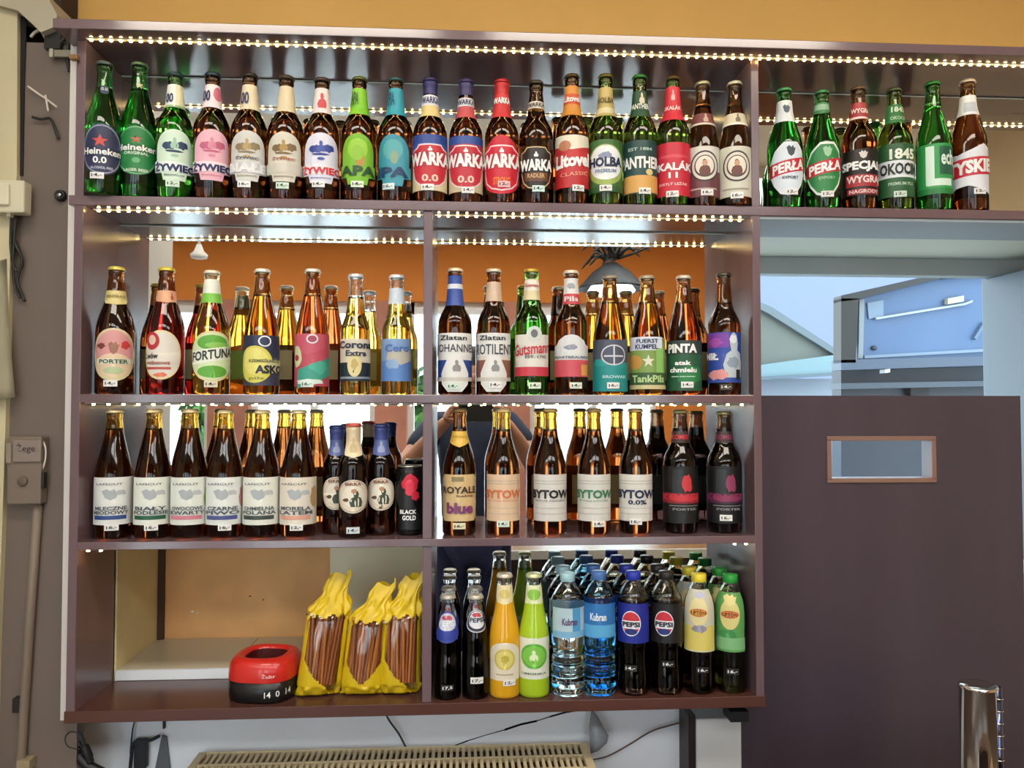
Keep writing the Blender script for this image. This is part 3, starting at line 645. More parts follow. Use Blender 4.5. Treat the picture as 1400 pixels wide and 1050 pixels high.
# --- second shelf, left bay
def B2(*a, **k):
    k.setdefault('yfront', .016)
    return make_bottle(2, *a, **k)
B2(158, 365, 52, 'tall', 'brown', .80, '#d8c860', ('oval', 448, 521, 47, -2, '#d8caa0', [('egg', '#d89a9a', 0, .10, .86, .72), ('oval', '#e0c8a8', 0, -.20, .8, .44), ('blob2', '#7c4038', -.26, .16, .24, .14), ('blob6', '#c83c3c', .24, .18, .24, .18), ('crest', '#9c6a54', 0, .12, .22, .24), ('rect', '#dfe0cc', 0, -.13, .72, .10), ('t', 'PORTER', '#3c5a44', 0, -.13, .58, .08), ('oval', '#b4c49a', 0, -.3, .4, .14)]),
   ('tongue', 395, 415, 33, 0, '#d8c886', [('t', 'MIŁOSŁAW', '#9c8a4c', 0, .1, .7, .2)]), (-5, 524, '14,-'), 'brown beer bottle with pink and beige oval label, yellow cap, first on the second shelf', group=G2)
B2(227, 366, 53, 'tall', 'red', .80, '#d8c24c', ('oval', 451, 519, 44, -6, '#e2cf9c', [('oval', '#dcd6cc', .02, 0, .88, .92), ('oval', '#b83038', -.22, .28, .38, .36), ('oval', '#e0c4b0', -.22, .30, .20, .20), ('t', 'Lwów', '#2c2a2a', -.24, -.02, .36, .12), ('t', 'WIŚNIOWE', '#9c3c34', -.08, -.16, .58, .08), ('rect', '#b84c40', -.08, -.27, .62, .05), ('blob4', '#d87050', 0, -.40, .4, .12)]),
   ('tongue', 395, 412, 34, 0, '#e0a884', [('figure', '#b05a44', .2, .05, .14, .6)]), None, 'ruby red beer bottle with oval portrait label and yellow cap', group=G2)
B2(289, 370, 56, 'tall', 'honey', .80, '#e4dcc8', ('oval', 452, 522, 48, 2, '#d8cf9c', [('oval', '#cfe0b4', 0, 0, .90, .92), ('oval', '#5fa83c', 0, .27, .62, .30), ('oval', '#5fa83c', 0, -.30, .6, .24), ('oval', '#8cc45c', .1, .22, .5, .12), ('rect', '#e8ecdc', 0, .03, .92, .26, .14), ('t', 'FORTUNA', '#2a3a34', 0, .04, .86, .19, .03, .12)]),
   [('rect', 379, 412, 28, 0, '#e4e8dc', [('rect', '#7cc44c', 0, -.30, 1, .4)])], (0, 525, '14,-', '#e0d8bc'), 'amber beer bottle with green and cream oval label with slanted lettering', group=G2, back='#8fb04c')
def c_asko(): return [('rect', '#26304c', .0, .25, 1, .50), ('oval', '#d4cc5a', -.14, -.08, .74, .74), ('oval', '#e0d878', -.14, -.02, .56, .52), ('oval', '#e8ecf0', .06, .38, .26, .22), ('oval', '#2c3858', .06, .38, .20, .17), ('rect', '#c8c89c', .30, -.12, .40, .26), ('t', 'RZEMIEŚLNICZE', '#6c6a30', .08, .0, .66, .08), ('t', 'ASKO', '#20222c', .18, -.18, .60, .17, .05), ('t', 'pils', '#8c8a3c', -.1, -.36, .3, .07)]
B2(358, 368, 47, 'cone', 'amber', .78, '#dcdcd8', ('rect', 458, 527, 47, 0, '#3a3f52', c_asko()), None, None, 'golden amber beer bottle with navy label and yellow round panel', group=G2)
B2(427, 368, 46, 'cone', 'redamber', .78, '#e0dcd6', ('rect', 456, 528, 47, 0, '#b84a5c', [('penta', '#c05468', -.1, .3, .8, .4), ('rect', '#3c9a86', .12, -.22, .9, .36, .30), ('blob8', '#cfd4a8', -.34, .08, .34, .50), ('oval', '#a83c3c', -.36, .04, .14, .12), ('blob2', '#4cae98', .16, -.14, .5, .3), ('oval', '#dcdce4', 0, .40, .24, .18), ('oval', '#a04058', 0, .40, .18, .13), ('blob5', '#d4e4dc', -.08, -.42, .7, .14)]), None, (-6, 525, '16,-', '#d8e8e0'), 'reddish amber beer bottle with pink and teal patterned label', group=G2)
B2(486, 375, 40, 'clear', 'yellow', .80, '#d4d8dc', ('rect', 463, 521, 40, 0, '#d4ccb8', [('rect', '#1d2a34', 0, -.28, 1.0, .44), ('oval', '#d8cc94', -.02, -.12, .34, .56), ('blob6', '#c0a868', -.02, -.1, .2, .3), ('t', 'Corona', '#2c3448', 0, .36, .90, .18, .04), ('t', 'Extra', '#2c3448', .02, .16, .5, .14, .03), ('rect', '#8a98a4', 0, -.42, .9, .05)]),
   None, None, 'clear glass bottle of pale yellow beer with cream and navy label', group=G2, back='#c8b878')
B2(542, 376, 40, 'clear', 'yellow', .80, '#d8dce0', ('rect', 463, 521, 40, 0, '#7e9cc8', [('rect', '#5a84c4', 0, -.26, 1, .48), ('penta', '#b8b4a8', .1, .06, .7, .36), ('blob3', '#8aa8d0', -.1, -.1, .4, .3), ('t', 'Cero', '#4a6cb0', .02, .28, .6, .18)]),
   ('rect', 392, 414, 24, 0, '#c8d4e0', []), None, 'clear glass bottle of pale yellow beer with light blue label', group=G2, back='#c8b878')
# --- second shelf, right bay
def laud(t, c, sub): return [('rect', c, 0, -.28, 1.0, .44), ('drop', '#dfe0de', 0, -.22, .74, 1.0), ('rect', '#dfe0de', 0, .26, 1, .48), ('t', 'Zlatan', '#20242c', -.04, .40, .60, .10, .02), ('t', t, '#3a3c4c', .02, .16, .92, .22, .01), ('figure', '#8c8c8c', .04, -.18, .22, .24), ('rect', '#c8c4bc', 0, -.46, 1, .08)]
B2(622, 367, 46, 'long', 'brown', .74, '#e0ccb4', ('rect', 455, 521, 46, 0, '#dfe0de', laud('JOHANNES', '#2c4a90', 0)), ('rect', 374, 416, 27, 0, '#3a55a4', [('rect', '#dfe6f0', 0, .14, 1, .16)]), (-2, 528, '14,-', '#cfe6d8'), 'brown beer bottle with blue neck and white label with blue corners', group=G2B)
B2(675, 368, 45, 'long', 'brown', .74, '#dcccb8', ('rect', 455, 521, 45, 0, '#dcd6cc', laud('ROTILENT', '#8c5a4a', 0)), ('rect', 383, 410, 27, 0, '#d2b8a0', []), (2, 526, '14,-'), 'brown beer bottle with beige neck and white label with brown corners', group=G2B)
B2(727, 368, 46, 'long', 'lightgreen', .74, '#b89a3c', ('rect', 457, 514, 44, 0, '#dcd8d0', [('oval', '#cfd4d0', .06, .50, .36, .40), ('oval', '#6a6e70', .06, .52, .16, .2), ('t', 'Gutsmann', '#c02c34', 0, .16, .92, .28, .02, .1), ('t', 'EST. 1795', '#5a5a5a', .1, -.04, .5, .07), ('rect', '#c43c4c', 0, -.39, 1, .22)]),
   ('rect', 379, 408, 27, 0, '#d8cca4', [('rect', '#e4e0d4', 0, .2, 1, .5), ('t', 'Gutsmann', '#b8544c', 0, .2, .7, .16)]), (4, 527, '14,-', '#dcecd4'), 'bright green beer bottle with cream label, red script and gold cap', group=G2B)
B2(781, 370, 45, 'long', 'brown', .74, '#d8cfc0', ('dome', 457, 515, 45, 0, '#d8dadc', [('rect', '#c8505c', 0, -.30, 1.0, .40), ('rect', '#d8a04c', .32, -.34, .2, .26), ('blob4', '#8c94a4', .0, .2, .36, .16), ('t', 'PRIVATBRAUEREI', '#5c6474', 0, -.04, .84, .06)]),
   [('rect', 378, 414, 27, 0, '#dcdcdc', [('rect', '#c84450', 0, -.30, 1, .4), ('t', 'Pils', '#e8d8d8', 0, -.3, .6, .2), ('blob3', '#9ca0a8', 0, .2, .5, .3)])], (6, 527, '14,-', '#dfe8dc'), 'brown beer bottle with white domed label over red band, white and red neck', group=G2B)
B2(834, 377, 47, 'cone', 'amber', .76, '#8c8478', ('rect', 464, 535, 47, 0, '#4c5264', [('rect', '#1e8c8c', 0, -.22, 1, .56), ('blob8', '#2a9c9a', -.2, .06, .6, .16), ('oval', '#c8ccd4', .08, .20, .54, .40), ('oval', '#4c5264', .08, .20, .48, .35), ('rect', '#c8ccd4', .08, .20, .03, .36), ('rect', '#c8ccd4', .08, .18, .40, .03), ('t', 'BROWAR', '#a8d8d8', .1, -.22, .5, .06)]), None, (4, 527, '16,-'), 'amber beer bottle with slate and turquoise label and circle emblem', group=G2B)
B2(885, 377, 49, 'cone', 'amber', .76, '#a89c88', ('rect', 461, 532, 48, 0, '#7c9a4c', [('rect', '#d8e0f0', -.06, .38, .80, .26), ('t', 'FUERST', '#26304c', 0, .43, .44, .08), ('t', 'KUMPEL', '#26304c', -.02, .32, .46, .09), ('oval', '#c8964a', -.28, .02, .36, .28), ('star', '#d8d8c0', .02, .04, .26, .26), ('rect', '#8cc46c', .28, .04, .2, .5), ('rect', '#3a5a34', 0, -.30, 1, .24), ('t', 'TankPils', '#b8d494', .02, -.30, .7, .14), ('rect', '#c8bc8c', 0, -.46, 1, .08)]), None, None, 'amber beer bottle with white box over green and yellow label', group=G2B)
B2(935, 377, 47, 'cone', 'redamber', .76, '#c8c0b4', ('rect', 465, 534, 48, 0, '#20583c', [('rect', '#2c3a36', 0, .36, 1, .28), ('blob5', '#247a44', .1, -.2, .7, .5), ('t', 'PINTA', WHT, -.04, .34, .62, .18, .05), ('t', 'atak', WHT, -.02, .05, .32, .09, .04), ('t', 'chmielu', WHT, -.02, -.09, .56, .10, .04), ('rect', '#a8d0b0', -.02, -.22, .5, .02)]), None, (4, 526, '14,-'), 'amber beer bottle with dark green label and white lettering', group=G2B)
B2(990, 373, 44, 'long', 'brown', .74, '#4c4438', ('rect', 454, 523, 45, 0, '#2c4aa0', [('rect', '#7a3ca0', -.2, .34, .6, .28), ('blob2', '#a050a8', -.2, .3, .4, .24), ('t', 'MIŁ', '#e8ecf4', -.30, .02, .36, .14, .05), ('figure', '#b8c4cc', .22, .05, .58, .90), ('oval', '#dfe6ea', .20, .36, .18, .16), ('blob7', '#8c9cac', .2, -.1, .36, .3), ('blob4', '#d89490', -.14, -.34, .62, .26), ('rect', '#2a2824', .32, -.34, .12, .2)]), None, (2, 529, '14,-', '#3a3228', '#e8e0cc'), 'brown beer bottle with blue comic label showing a knight, beside the right post', group=G2B)

# --- third shelf, left bay
def B3(*a, **k): return make_bottle(3, *a, **k)
SIX = [(156, 559, '#2c4a86', '#dfe2e0', None, ('MLECZNE', 'MIODOWY'), 'blue', -2, '16,-'), (210, 559, '#1f5a40', '#dfe4da', None, ('BIAŁY', 'PODLESIE'), 'green', -2, '16,-'),
       (260, 559, '#cc7c8c', '#dde2da', ('#9ab84c', .44), ('OWOCOWE', 'KWARTY'), 'pink', None, ''), (308, 560, '#4a548c', '#dde2e0', ('#c88c8c', .44), ('CZARNE', 'PIWO'), 'violet', 0, '16,-'),
       (358, 560, '#3a4a44', '#dfe2d8', None, ('CHMIELNA', 'POLANA'), 'dark grey', None, ''), (408, 560, '#d8a08c', '#ddd6c8', ('#b89468', .40), ('MORELA', 'LATEM'), 'peach', -2, '12,-')]
for (x, yt, bar, bgc, blot, tx, nm, st, pr_) in SIX:
    it = [('t', 'ŁAŃCUT', '#5c6068', -.10, .37, .52, .06, .01), ('crest', '#a8b0b4', -.06, .14, .34, .24), ('blob3', '#b4babc', .14, .18, .24, .14)]
    if blot: it += [('blob7', blot[0], blot[1] - .06, .08, .24, .62)]
    it += [('t', tx[0], '#4c5660', -.06, -.15, .62, .08, .03), ('t', tx[1], '#4c5660', -.06, -.24, .70, .08, .03), ('rect', bar, -.08, -.345, .66, .085)]
    B3(x, yt, 50, 'cone', 'copper', .84, '#e8e4cc', ('rect', 653, 718, 48, 0, bgc, it), None, (st, 721, pr_) if st is not None else None,
       'brown cone-shouldered beer bottle with white label and %s bar' % nm, group=G3)
def mor(x): return [('oval', '#b8a494', 0, 0, .96, .96), ('oval', '#d8cdb8', 0, 0, .88, .88), ('oval', '#e2dccc', 0, 0, .64, .64), ('figure', '#3c4a3a', .08, -.06, .44, .50), ('oval', '#b88a6c', .02, .16, .15, .14), ('blob4', '#5c4434', -.2, -.1, .22, .14), ('t', 'BIRRA', '#7c4c40', 0, .37, .44, .09)]
B3(460, 581, 37, 'small', 'darkbrown', .86, '#30407c', ('oval', 652, 697, 34, -1, '#dcd4c4', mor(0)), ('tongue', 600, 624, 24, 0, '#5a6aa4', [('figure', '#8c98c0', 0, 0, .4, .6)]), None, 'small dark beer bottle with blue neck foil behind the red-capped one', group=G3, foil=('#3c4a8c', 602), yfront=.058)
B3(483, 578, 39, 'small', 'darkbrown', .86, '#a84a44', ('oval', 656, 702, 37, 0, '#dcd4c4', mor(0)), ('tongue', 592, 626, 25, 0, '#dccfae', [('figure', '#c0ac84', 0, 0, .4, .6)]), (0, 725, '14,-', '#cfdce0'), 'small dark beer bottle with cream neck label and red cap', group=G3, foil=('#d4c4a4', 604), yfront=.008)
B3(521, 579, 38, 'small', 'darkbrown', .86, '#30407c', ('oval', 653, 698, 35, 0, '#dcd4c4', mor(0)), ('tongue', 598, 624, 25, 0, '#5a6aa4', [('figure', '#8c98c0', 0, 0, .4, .6)]), None, 'small dark beer bottle with blue neck foil beside the black can', group=G3, foil=('#3c4a8c', 602), yfront=.040)
# black drinks can
P = at(560, 690, .062); Rc = 18.5 * (P - CAMP).dot(FWD) / F_PX; Hc = at(560, 636, .062).z - Z3T
can = empty('drink_can', (P.x, .062, Z3T), 'black drinks can with red splash, next to the divider', 'can', G3)
pr, rfc = curve_profile([(0, Rc * .80), (.004, Rc * .84), (.012, Rc), (.06, Rc), (Hc - .014, Rc), (Hc - .004, Rc * .86), (Hc - .002, Rc * .87)])
lathe('can_body', pr, mat('#121416', .25, metal=.3), can, 30)
lathe('can_lid', [(Rc * .87, Hc - .003), (Rc * .88, Hc), (Rc * .84, Hc), (Rc * .82, Hc - .004), (.004, Hc - .004)], mat('#b8b8a8', .3, metal=.9), can, 28)
bm = bmesh.new(); bx(bm, -.004, .004, -.014, .006, Hc - .004, Hc - .002); link('pull_tab', mesh_from(bm, 'pull_tab', mat('#b4b09c', .3, metal=.9)), can)
thc = math.atan2(CAMP.x - P.x, .062 - CAMP.y)
label_part('label', can, rfc, Hc * .52, Rc * 1.9, Hc * .86, 'rect', '#15171a', thc, [('blob11', '#cc2238', .02, .26, .74, .40), ('blob13', '#d83048', .0, .22, .5, .34), ('blob5', '#cc2238', .2, .06, .4, .2), ('t', 'BLACK', WHT, -.06, -.20, .62, .07), ('t', 'GOLD', WHT, -.02, -.30, .50, .08)])
# --- third shelf, right bay
B3(628, 558, 45, 'slope', 'brown', .84, '#8c7c5c', ('rrect', 649, 713, 43, 0, '#d2b684', [('rect', '#8c7c50', -.04, .40, .28, .10), ('t', 'ROYALE', '#3c2c20', 0, .17, .90, .15, .03), ('t', 'belge', '#6c5034', .14, .04, .4, .06), ('t', 'blue', '#7c3c6c', .02, -.22, .66, .24, .05)]),
   ('penta', 590, 612, 33, 0, '#d8b24c', [('t', 'ROYALE', '#a8842c', 0, .16, .6, .14)]), (0, 719, '16,-', '#e0dcb8'), 'brown beer bottle with tan label and yellow pentagon neck label', group=G3B)
BY = [(688, '#dcbfa0', '#cc7448', 'peach label and orange lettering', (0, 716, '14,-', '#d4e4d8'), ''), (752, '#d2d0cc', '#141416', 'grey-white label and bold black lettering', None, ''), (812, '#d2d2cc', '#3c7c58', 'grey-white label and green lettering', (6, 716, '14,-'), ''), (869, '#d8d6d0', '#20284c', 'grey-white label and navy lettering with numerals below', (0, 713, '16,-'), '0.0%')]
for (x, bgc, tc_, nm, st, sub) in BY:
    it = [('rect', '#a8a49c', 0, .36, .9, .012), ('rect', '#a8a49c', 0, .30, .9, .012), ('t', 'BYTOW', tc_, 0, .08, .92, .19, .045), ('rect', '#b0aca4', 0, -.22, .8, .012), ('rect', '#b0aca4', 0, -.34, .8, .012)]
    it += [('t', sub, tc_, .04, -.09, .4, .1)] if sub else [('t', 'BROWAR KASZUBSKI', tc_, 0, -.06, .7, .035, .0)]
    B3(x, 558, 45, 'slope', 'copper', .82, '#a89878' if x > 700 else '#d8ccb0', ('rect', 649, 713, 44, 0, bgc, it), None, st, 'brown beer bottle with %s' % nm, group=G3B, back='#b8a468')
def B16(x, yt, c1, c2, st, txt): return B3(x, yt, 48, 'black', 'black', .84, '#7c8468', ('rect', 638, 716, 47, 0, '#131417', [('rect', '#2a2c32', -.06, .2, .2, .5), ('blob3', c2, .14, .20, .26, .40), ('rect', c1, .02, -.06, .94, .18), ('blob9', c2, .1, -.06, .8, .14), ('t', 'KOMES', c2, .02, -.04, .84, .12), ('rect', '#8c8c90', .1, -.19, .66, .012), ('t', 'PORTER', '#8c8c90', .1, -.25, .5, .04)]), ('rect', 590, 606, 28, 0, '#3a2c2c', [('t', 'KOMES', c2, 0, 0, .7, .4)]), st, txt, group=G3B, back='#3c4440')
B16(930, 560, '#8c2430', '#c83440', None, 'black beer bottle with bright red smeared print')
B16(990, 562, '#4a2440', '#8c3458', (2, 708, '16,-'), 'black beer bottle with dull purple print, beside the right post')
# ------------------------------------------------------------------ lowest shelf, right bay: soft drinks
def copy_tree(o, parent=None):
    c = o.copy(); COL.objects.link(c)
    if parent is not None: c.parent = parent
    for ch in list(o.children): copy_tree(ch, c)
    return c
G4 = 'soft drink bottles on the lowest shelf'
PROF['water'] = [(0, .70), (.01, .92), (.04, 1), (.12, .99), (.17, .94), (.21, .99), (.25, .90), (.29, .97), (.33, .87), (.38, .95), (.44, .98), (.49, 1), (.66, 1), (.70, .98), (.74, 1), (.78, .97), (.84, .80), (.89, .58), (.93, 13.0), (.95, 14.6), (.96, 12.8), (1, 12.4)]
PROF['petcola'] = [(0, .70), (.01, .90), (.05, 1), (.15, .98), (.26, .92), (.36, .93), (.42, 1), (.68, 1), (.72, .97), (.76, .97), (.80, .92), (.86, .72), (.91, .50), (.94, 13.0), (.955, 14.6), (.965, 12.8), (1, 12.4)]
PROF['pettea'] = [(0, .72), (.01, .92), (.05, 1), (.20, .98), (.30, .97), (.34, 1), (.50, .98), (.60, 1), (.72, .98), (.80, .88), (.86, .68), (.91, .50), (.94, 13.0), (.955, 14.6), (.965, 12.8), (1, 12.4)]
GLASS['water'] = ((.86, .95, .96), (.90, .96, .97)); GLASS['bluewater'] = ((.22, .60, .88), (.50, .80, .95)); GLASS['petclear'] = ((.012, .005, .004), (.88, .84, .72))
GLASS['tea'] = ((.05, .018, .006), (.80, .82, .70)); GLASS['greentea'] = ((.10, .10, .02), (.80, .85, .66))
SC = {}
def screw_cap(h):
    if h in SC: return SC[h]
    bm = bmesh.new()
    lathe_bm(bm, [(.0146, -.016), (.0150, -.0155), (.0150, -.0010), (.0142, .0002), (.003, .0006)], 40, rmod=lambda k, z: (1.02 if k % 2 else .985) if -.0156 < z < -.0005 else 1.0)
    SC[h] = mesh_from(bm, 'screw_cap', mat(h, .35)); return SC[h]
def pet(x, ytop, wpx, prof, gl, fill, capc, label, sticker, text, name, files=2, ordn=('front', 'back'), y0=.008, back=None, ink='#e8e8e8'):
    r = make_bottle(4, x, ytop, wpx, prof, gl, fill, None, label, None, sticker, text + ', front of its file', name=name, group=G4, yfront=y0, back=back)
    H = max(v.co.z for v in r.children[0].data.vertices)
    r.children[0].name = 'plastic_body'
    o = link('screw_cap', screw_cap(capc), r); o.location = (0, 0, H + .0004)
    for k in range(1, files):
        c = copy_tree(r); c.location.y += .069 * k; c['label'] = text + ', behind the front one'
        for ch in list(c.children):
            if ch.name.startswith('price_sticker'):
                for g in list(ch.children): bpy.data.objects.remove(g)
                bpy.data.objects.remove(ch)
    return r
def glass_soda(x, ytop, w_, label, sticker, text, gl, prof, capc, name, neck=None, files=1, back=None):
    r = make_bottle(4, x, ytop, w_, prof, gl, .74 if prof == 'soda' else .84, capc, label, neck, sticker, text + (', front of its file' if files > 1 else ''), name=name, group=G4, yfront=.010, back=back)
    for k in range(1, files):
        c = copy_tree(r); c.location.y += .068; c['label'] = text + ', behind the front one'
        for ch in list(c.children):
            if ch.name.startswith('price_sticker'):
                for g in list(ch.children): bpy.data.objects.remove(g)
                bpy.data.objects.remove(ch)
    return r
DK = '#15120f'
glass_soda(612, 812, 36, ('oval', 838, 880, 27, -1, '#3a48a0', [('oval', '#c8ccdc', 0, .16, .80, .56), ('blob3', '#c85060', 0, .28, .62, .20), ('t', 'PEPSI', '#e8ecf4', 0, .12, .66, .18), ('rect', '#2c3c98', 0, -.26, .7, .3)]), (0, 940, '17,5', DK, '#e8e8e8'), 'glass cola bottle with blue oval label', 'cola', 'soda', '#c4c0b0', 'cola_bottle', files=2)
glass_soda(650, 812, 36, ('oval', 836, 866, 24, 2, '#c8ccd4', [('oval', '#2a2c40', 0, 0, .9, .9), ('oval', '#d8dce4', 0, .05, .74, .76), ('blob3', '#b84858', 0, .26, .56, .26), ('t', 'PEPSI', '#26284a', 0, .04, .62, .20)]), (2, 930, '17,-'), 'glass cola bottle with white and red round label', 'cola', 'soda', '#c4c0b0', 'cola_bottle', files=2)
glass_soda(690, 783, 42, ('arch', 879, 931, 38, 0, '#e0d8c4', [('oval', '#c8b85c', 0, .06, .62, .56), ('oval', '#d8cc74', 0, .06, .50, .44), ('blob5', '#b8a840', 0, .06, .28, .26), ('rect', '#a89c7c', 0, -.34, .5, .03)]), (6, 933, '12,-'), 'glass bottle of orange-yellow lemonade with white label', 'orange', 'juice', '#e0d8c0', 'lemonade_bottle', neck=('tongue', 803, 829, 22, 0, '#e8dcae', [('oval', '#d8c474', 0, .05, .5, .5)]), back='#d8d0b8')
glass_soda(730, 783, 42, ('rect', 873, 929, 40, 0, '#dfe4d4', [('oval', '#5fae3c', 0, .06, .74, .62), ('oval', '#7cc44c', 0, .06, .60, .50), ('figure', '#d8ecc0', 0, .08, .28, .26), ('t', 'LIMONKA', '#5c6c4c', 0, -.36, .66, .05)]), None, 'glass bottle of lime green lemonade with white label', 'lime', 'juice', '#dfe4b0', 'lemonade_bottle', neck=('rrect', 803, 828, 22, 0, '#dfe8b8', [('oval', '#8cc44c', 0, 0, .64, .6)]), back='#d4e0b8')
pet(776, 782, 46, 'water', 'water', .80, '#a8cfdc', ('rect', 832, 873, 100, 4, '#b4cdd8', [('rect', '#4c9cd0', .16, .06, .22, .86), ('rect', '#7cb4d8', 0, -.38, 1, .2), ('t', 'Kubran', '#5c3c6c', -.02, .05, .36, .24)]), None, 'clear still water bottle with pale blue cap', 'water_bottle')
pet(819, 780, 46, 'water', 'bluewater', .80, '#4c74b4', ('rect', 826, 873, 100, 0, '#2c74b8', [('rect', '#58a8d8', 0, -.30, 1, .36), ('t', 'Kubran', '#dfeef8', -.02, .12, .38, .22)]), None, 'blue tinted water bottle with blue cap', 'water_bottle')
def pep(bgc): return [('oval', '#dfe2ea', -.06, 0, .50, .64), ('oval', '#c83440', -.06, .005, .46, .58), ('rect', '#e6e8ee', -.06, -.03, .455, .20), ('oval', '#2a3478', -.06, -.205, .31, .16), ('rect', '#e6e8ee', -.06, -.075, .44, .11), ('t', 'PEPSI', '#18182c', -.06, -.02, .43, .13, .04)]
pet(866, 780, 44, 'petcola', 'petclear', .76, '#2c3cb0', ('rect', 826, 880, 100, 0, '#1f2c90', pep('')), (-4, 914, '14,-', DK, '#e8e8e8'), 'cola bottle with royal blue label and blue cap', 'cola_bottle')
pet(911, 780, 44, 'petcola', 'petclear', .76, '#24221f', ('rect', 826, 880, 100, 0, '#17161a', pep('')), (2, 908, '16,-', DK, '#e8e8e8'), 'cola bottle with black label and black cap', 'cola_bottle')
pet(956, 783, 42, 'pettea', 'tea', .84, '#e8d43c', ('rect', 808, 892, 100, 0, '#c9c8b4', [('rect', '#d8c868', 0, -.28, 1, .40), ('oval', '#e0d49c', -.02, .16, .52, .46), ('blob5', '#b8bcd0', 0, .42, .4, .14), ('oval', '#c86a34', -.02, .14, .46, .13), ('rect', '#d8b040', -.02, .14, .36, .08), ('t', 'LIPTON', '#7c2c20', -.02, .14, .36, .06), ('blob7', '#8c8c9c', .0, -.12, .5, .16)]), (4, 916, '16,-', DK, '#f0f0f0'), 'iced tea bottle with yellow cap and lemon label', 'iced_tea_bottle')
pet(999, 784, 42, 'pettea', 'greentea', .84, '#2c9c3c', ('rect', 812, 892, 100, -4, '#5c9c54', [('oval', '#d8cc84', .06, .14, .54, .52), ('crest', '#dfd48c', .06, .38, .44, .2), ('oval', '#c8643c', .06, .14, .48, .13), ('rect', '#d89a44', .06, .14, .38, .08), ('t', 'LIPTON', '#7c2c20', .06, .14, .36, .06), ('blob3', '#3c8c4c', 0, -.2, .6, .2), ('rect', '#7cb47c', 0, -.36, 1, .2)]), (2, 918, '16,-', DK, '#f0f0f0'), 'iced tea bottle with green cap and green label', 'iced_tea_bottle')

# ------------------------------------------------------------------ lowest shelf, left bay: ashtray and pretzel bags
P = at(364, 930, .078)
ash = empty('ashtray', (P.x, .078, Z4T), 'large round ashtray with red slotted top and black base', 'ashtray', rotz=-.15)
def sq(k, n=44, p=3.0):
    a = 2 * PI * k / n
    return 1.0 / (abs(math.cos(a)) ** p + abs(math.sin(a)) ** p) ** (1 / p)
RA = .066
lathe('base', [(RA * .93, 0), (RA * .99, .004), (RA, .02), (RA * .99, .042), (RA * .5, .044)], mat('#121214', .3), ash, 44, rmod=lambda k, z: sq(k))
bm = bmesh.new()
lathe_bm(bm, [(RA * 1.005, .041), (RA * 1.01, .046), (RA * 1.0, .060), (RA * .96, .072), (RA * .86, .081), (RA * .72, .084), (RA * .62, .0815), (RA * .585, .077)], 44, rmod=lambda k, z: sq(k), close_bottom=False, close_top=False)
link('lid', mesh_from(bm, 'lid', mat('#c8261e', .28, coat=.3)), ash)
link('well', (lambda b: (lathe_bm(b, [(RA * .585, .077), (RA * .57, .060), (RA * .55, .0475), (.001, .0472)], 44, rmod=lambda k, z: sq(k), close_bottom=False), mesh_from(b, 'well', mat('#4a0e0c', .5)))[1])(bmesh.new()), ash)  # darkness of the hole is put into the colour of its walls
ra = lambda z: RA * 1.012
thc = math.atan2(CAMP.x - P.x, .078 - CAMP.y) + .15
a_ = label_part('lettering', ash, ra, .021, .05, .014, 'rect', '#121214', thc + .30, [('t', '14  0  14', '#e8e8e4', 0, 0, .95, .85, .01, .30)], off=.0008)
b_ = label_part('printed_script', ash, ra, .056, .026, .010, 'rect', '#c8261e', thc + .05, [('t', 'Żubr', '#f0c8c4', 0, 0, .9, .9, .01)], off=.0008)
for o in (a_, b_):
    for q in [o] + list(o.children):
        for v in q.data.vertices:
            f = sq((math.atan2(v.co.y, v.co.x) % (2 * PI)) / (2 * PI) * 44); v.co.x *= f; v.co.y *= f
